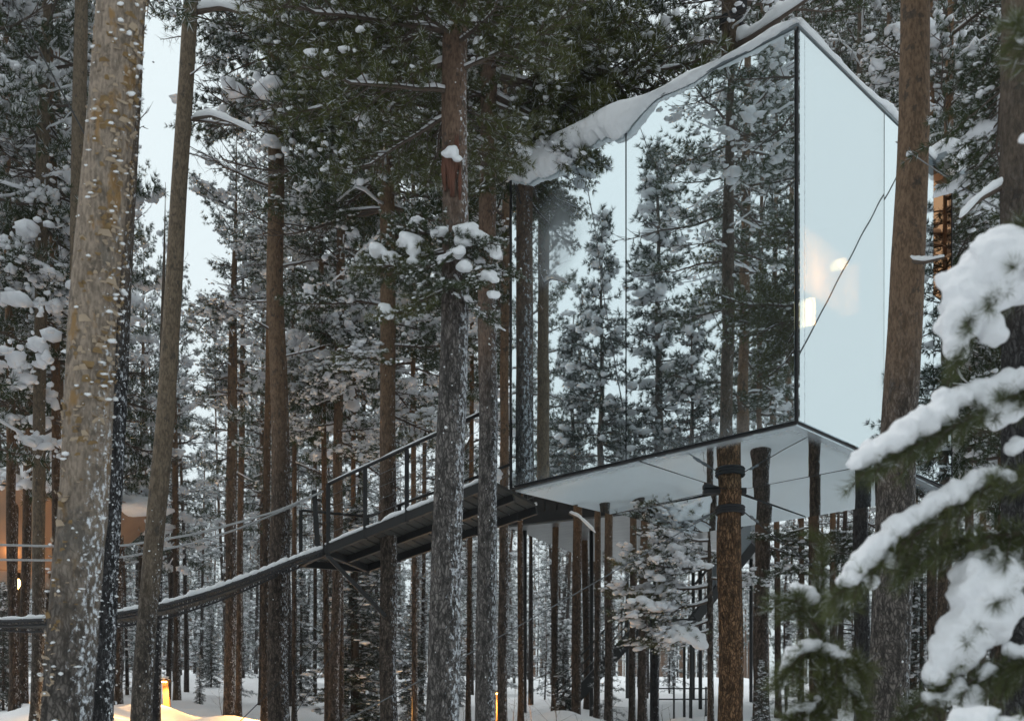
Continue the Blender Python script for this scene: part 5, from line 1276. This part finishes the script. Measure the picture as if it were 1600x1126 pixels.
# ------------------------------------------------------------------ snow-laden pine boughs in the right foreground
fg_o = np.array([2.05, 3.7, g1(2.05, 3.7)])
fg = thing('young_pine', 'young pine whose snow-laden boughs reach in from the right foreground', 'tree', fg_o)
a = Acc(); tube(a, [(0, 0, -0.3), (0.0, 0.02, 1.2), (0.02, 0, 2.6), (0.02, 0, 4.2)], [0.055, 0.05, 0.035, 0.02], 12); a.obj('trunk', M_BROWN, fg)
def fg_branch(root, org, path, blob, seed, r0=0.009, shoots=26, nl=0.06, vox=0.007, up=False, green=1.0):
    rng = np.random.default_rng(seed); org = np.asarray(org)
    pts = np.array([P(*q) for q in path]); s = np.linspace(0, 1, 40); pth = interp(pts, s)
    b = Acc(); tube(b, pth - org, r0 * (1.1 - 0.75 * s), 8)
    tp, td = [], []
    L = np.linalg.norm(np.diff(pth, axis=0), axis=1).sum()
    for i in range(shoots):
        u = 0.08 + 0.92 * (i + rng.uniform()) / shoots; k = min(int(u * 39), 38); p = pth[k]; t = unit(pth[k + 1] - pth[k])
        sd = unit(np.cross(t, [0, 0, 1.0])) if not up else unit(rng.normal(size=3))
        ang = rng.uniform(0.5, 1.0) * (1 if i % 2 else -1)
        d = unit(t * math.cos(ang) + sd * math.sin(ang) + np.array([0, 0, rng.normal(-0.30, 0.25)]))
        lt = rng.uniform(0.07, 0.16) * (1.15 - 0.5 * u); q = np.linspace(0, 1, 5)
        tw = p + d * (q * lt)[:, None] + np.array([0, 0, -1.0]) * (0.25 * lt * q ** 2)[:, None]
        tube(b, tw - org, r0 * 0.35 * (1 - 0.5 * q), 4, cap=False)
        for f in np.linspace(0.15, 1, max(4, int(lt / 0.012))): tp.append(p + d * lt * f + np.array([0, 0, -0.25 * lt * f * f])); td.append(unit(d + np.array([0, 0, 0.05])))
    for f in np.linspace(0.12, 1, int(L / 0.012)):
        k = min(int(f * 39), 38); tp.append(pth[k]); td.append(unit(pth[k + 1] - pth[k]))
    br_ = b.obj('branch', M_TWIG, root)
    for f in np.linspace(0.15, 1, int(L / 0.02)):                # sprigs that stick up through the snow
        k = min(int(f * 39), 38); tp.append(pth[k] + np.array([rng.normal(0, .02), rng.normal(0, .02), rng.uniform(0.0, 0.035)])); td.append(unit(pth[k + 1] - pth[k] + rng.normal(0, .02, 3) + np.array([0, 0, 0.03])))
    n_ = Acc(); needles(n_, np.array(tp) - org, td, 20, nl, 0.0020, 0.05, (0.4, 0.95), rng); n_.obj('needles', [M_FGN, M_FROST], br_, smooth=False)
    if blob:
        blob = blob + [((p_[0] + r_2[0]) / 2, (p_[1] + r_2[1]) / 2, (p_[2] + r_2[2]) * 0.46, p_[3]) for p_, r_2 in zip(blob[:-1], blob[1:]) if abs(p_[0] - r_2[0]) + abs(p_[1] - r_2[1]) < 60]
        pos = [P(x, y, Y) for (x, y, r, Y) in blob]; k_ = 1.28 if seed in (3, 4) else 0.84
        sz = [[r * Y / FPX * k_ * rng.uniform(0.95, 1.1), r * Y / FPX * k_, r * Y / FPX * k_ * rng.uniform(0.85, 1.0)] for (x, y, r, Y) in blob]
        melt(pos, sz, vox, 'snow_load', M_FGSNOW, br_, org, nz=0.16, seed=seed)
Y0 = 3.7
def at(Y, *l): return [(x, y, r, Y) for (x, y, r) in l]
fg_branch(fg, fg_o, [(1690, 575, Y0), (1620, 602, Y0), (1540, 640, Y0), (1450, 685, Y0), (1345, 740, Y0)], at(Y0, (1340, 722, 17), (1358, 706, 22), (1388, 690, 25), (1415, 674, 27), (1445, 655, 28), (1478, 640, 24), (1472, 622, 20), (1508, 618, 24), (1545, 606, 24), (1580, 598, 24), (1612, 590, 24), (1560, 650, 26), (1585, 640, 20), (1540, 628, 22)), 1, shoots=26, green=2)
fg_branch(fg, fg_o, [(1690, 720, Y0), (1600, 742, Y0), (1545, 755, Y0), (1480, 800, Y0), (1410, 845, Y0), (1350, 895, Y0), (1305, 930, Y0)], at(Y0, (1575, 742, 16), (1548, 738, 18), (1520, 748, 21), (1492, 768, 24), (1458, 786, 22), (1425, 806, 21), (1398, 822, 22), (1372, 848, 22), (1350, 872, 23), (1332, 892, 22), (1318, 905, 15), (1393, 872, 17), (1362, 905, 14)), 2, shoots=28, green=2)
fg_branch(fg, fg_o, [(1690, 400, Y0), (1610, 415, Y0), (1560, 440, Y0), (1510, 500, Y0), (1490, 560, Y0)], at(Y0, (1565, 385, 26), (1545, 405, 28), (1525, 430, 30), (1560, 420, 34), (1590, 400, 34), (1510, 460, 30), (1535, 465, 30), (1500, 490, 25), (1495, 515, 22), (1492, 538, 16), (1545, 505, 18), (1555, 522, 14), (1600, 440, 26), (1620, 410, 30), (1575, 455, 22), (1555, 420, 36), (1590, 405, 34), (1525, 465, 30)), 3, shoots=30)
fg_branch(fg, fg_o, [(1690, 830, Y0), (1600, 862, Y0), (1550, 905, Y0), (1520, 960, Y0), (1475, 1045, Y0)], at(Y0, (1520, 892, 26), (1540, 885, 26), (1565, 900, 26), (1535, 918, 32), (1512, 925, 22), (1565, 930, 24), (1548, 955, 26), (1515, 958, 24), (1500, 978, 24), (1520, 985, 22), (1555, 985, 15), (1540, 910, 36), (1555, 945, 34), (1525, 960, 28), (1502, 1000, 22), (1490, 1000, 22), (1505, 1015, 20), (1478, 1028, 18), (1466, 1045, 14), (1575, 950, 14)), 4, shoots=24)
fg_branch(fg, fg_o, [(1690, 800, Y0), (1600, 830, Y0), (1545, 835, Y0), (1480, 850, Y0), (1400, 890, Y0)], at(Y0, (1578, 868, 16), (1582, 700, 17), (1592, 690, 16)), 5, shoots=24)
fg_branch(fg, fg_o, [(1690, 1010, Y0), (1600, 1030, Y0), (1540, 1050, Y0), (1460, 1080, Y0), (1400, 1120, Y0)], at(Y0, (1535, 1050, 13), (1545, 1040, 14), (1500, 1070, 20), (1480, 1085, 18), (1450, 1085, 16), (1520, 1085, 24), (1600, 1012, 16), (1575, 1010, 14)), 6, shoots=24)
fg_branch(fg, fg_o, [(1690, 1100, Y0 - .3), (1600, 1130, Y0 - .3), (1520, 1150, Y0 - .3), (1440, 1170, Y0 - .3)], at(Y0 - .3, (1512, 1125, 32), (1530, 1120, 32), (1490, 1135, 24), (1560, 1135, 26), (1590, 1120, 14)), 7, shoots=20)
fg_branch(fg, fg_o, [(1700, 120, Y0), (1640, 80, Y0), (1600, 60, Y0), (1585, 40, Y0)], at(Y0, (1598, 40, 12), (1605, 60, 16), (1600, 220, 12)), 8, shoots=12)
fg_branch(fg, fg_o, [(1690, 330, Y0), (1640, 350, Y0), (1600, 350, Y0), (1560, 375, Y0)], None, 9, shoots=14)
# the small leader at the bottom
ld_x = P(1283, 1126, 4.1); ld_o = np.array([ld_x[0], 4.1, g1(ld_x[0], 4.1)])
lead = thing('pine_sapling', 'little pine top with drooping snowy twigs below the right half of the cube', 'sapling', ld_o)
fg_branch(lead, ld_o, [(1284, 1500, 4.1), (1285, 1250, 4.1), (1284, 1080, 4.1), (1282, 960, 4.1), (1285, 835, 4.1)], None, 11, r0=0.010, shoots=22, up=True, green=2)
fg_branch(lead, ld_o, [(1283, 975, 4.1), (1310, 940, 4.1), (1325, 905, 4.1)], None, 12, shoots=10, green=2)
fg_branch(lead, ld_o, [(1283, 990, 4.1), (1262, 955, 4.05), (1242, 930, 4.0)], at(4.05, (1252, 918, 14), (1242, 912, 10), (1264, 922, 15), (1272, 932, 13), (1256, 930, 14)), 13, shoots=12)
fg_branch(lead, ld_o, [(1283, 1015, 4.1), (1258, 1015, 4.0), (1232, 1040, 3.95)], at(4.0, (1272, 1002, 13), (1256, 1005, 15), (1240, 1014, 15), (1230, 1028, 13), (1225, 1045, 11), (1222, 1060, 8)), 14, shoots=12)
fg_branch(lead, ld_o, [(1283, 1015, 4.1), (1310, 1015, 4.0), (1345, 1040, 3.95)], at(4.0, (1292, 1008, 11), (1305, 1014, 13), (1322, 1022, 13), (1338, 1034, 11), (1348, 1040, 7)), 15, shoots=12)
fg_branch(lead, ld_o, [(1283, 1050, 4.1), (1320, 1060, 3.95), (1345, 1100, 3.9)], at(3.95, (1325, 1055, 11), (1332, 1070, 13), (1340, 1085, 12), (1348, 1098, 9)), 16, shoots=12)
fg_branch(lead, ld_o, [(1283, 1095, 4.1), (1262, 1100, 4.0), (1232, 1118, 3.95)], at(4.0, (1265, 1100, 11), (1250, 1102, 12), (1236, 1108, 11), (1278, 1085, 8)), 17, shoots=16)
fg_branch(lead, ld_o, [(1283, 1130, 4.1), (1310, 1150, 4.0), (1350, 1165, 3.9)], None, 18, shoots=20, green=2)

# ------------------------------------------------------------------ faint winter haze
mh = bpy.data.materials.new('haze'); mh.use_nodes = True; nt = mh.node_tree; nt.nodes.clear()
ho = nt.nodes.new('ShaderNodeOutputMaterial'); hv = nt.nodes.new('ShaderNodeVolumePrincipled')
hv.inputs['Color'].default_value = (0.82, 0.88, 0.92, 1); hv.inputs['Density'].default_value = HAZE; hv.inputs['Anisotropy'].default_value = 0.2
nt.links.new(hv.outputs[0], ho.inputs['Volume'])
a = Acc(); obox(a, (-430, -430, -24), (860, 0, 0), (0, 1140, 0), (0, 0, 66)); o = a.obj('haze', mh, smooth=False); o['kind'] = 'stuff'; o['label'] = 'faint winter haze between the trees'
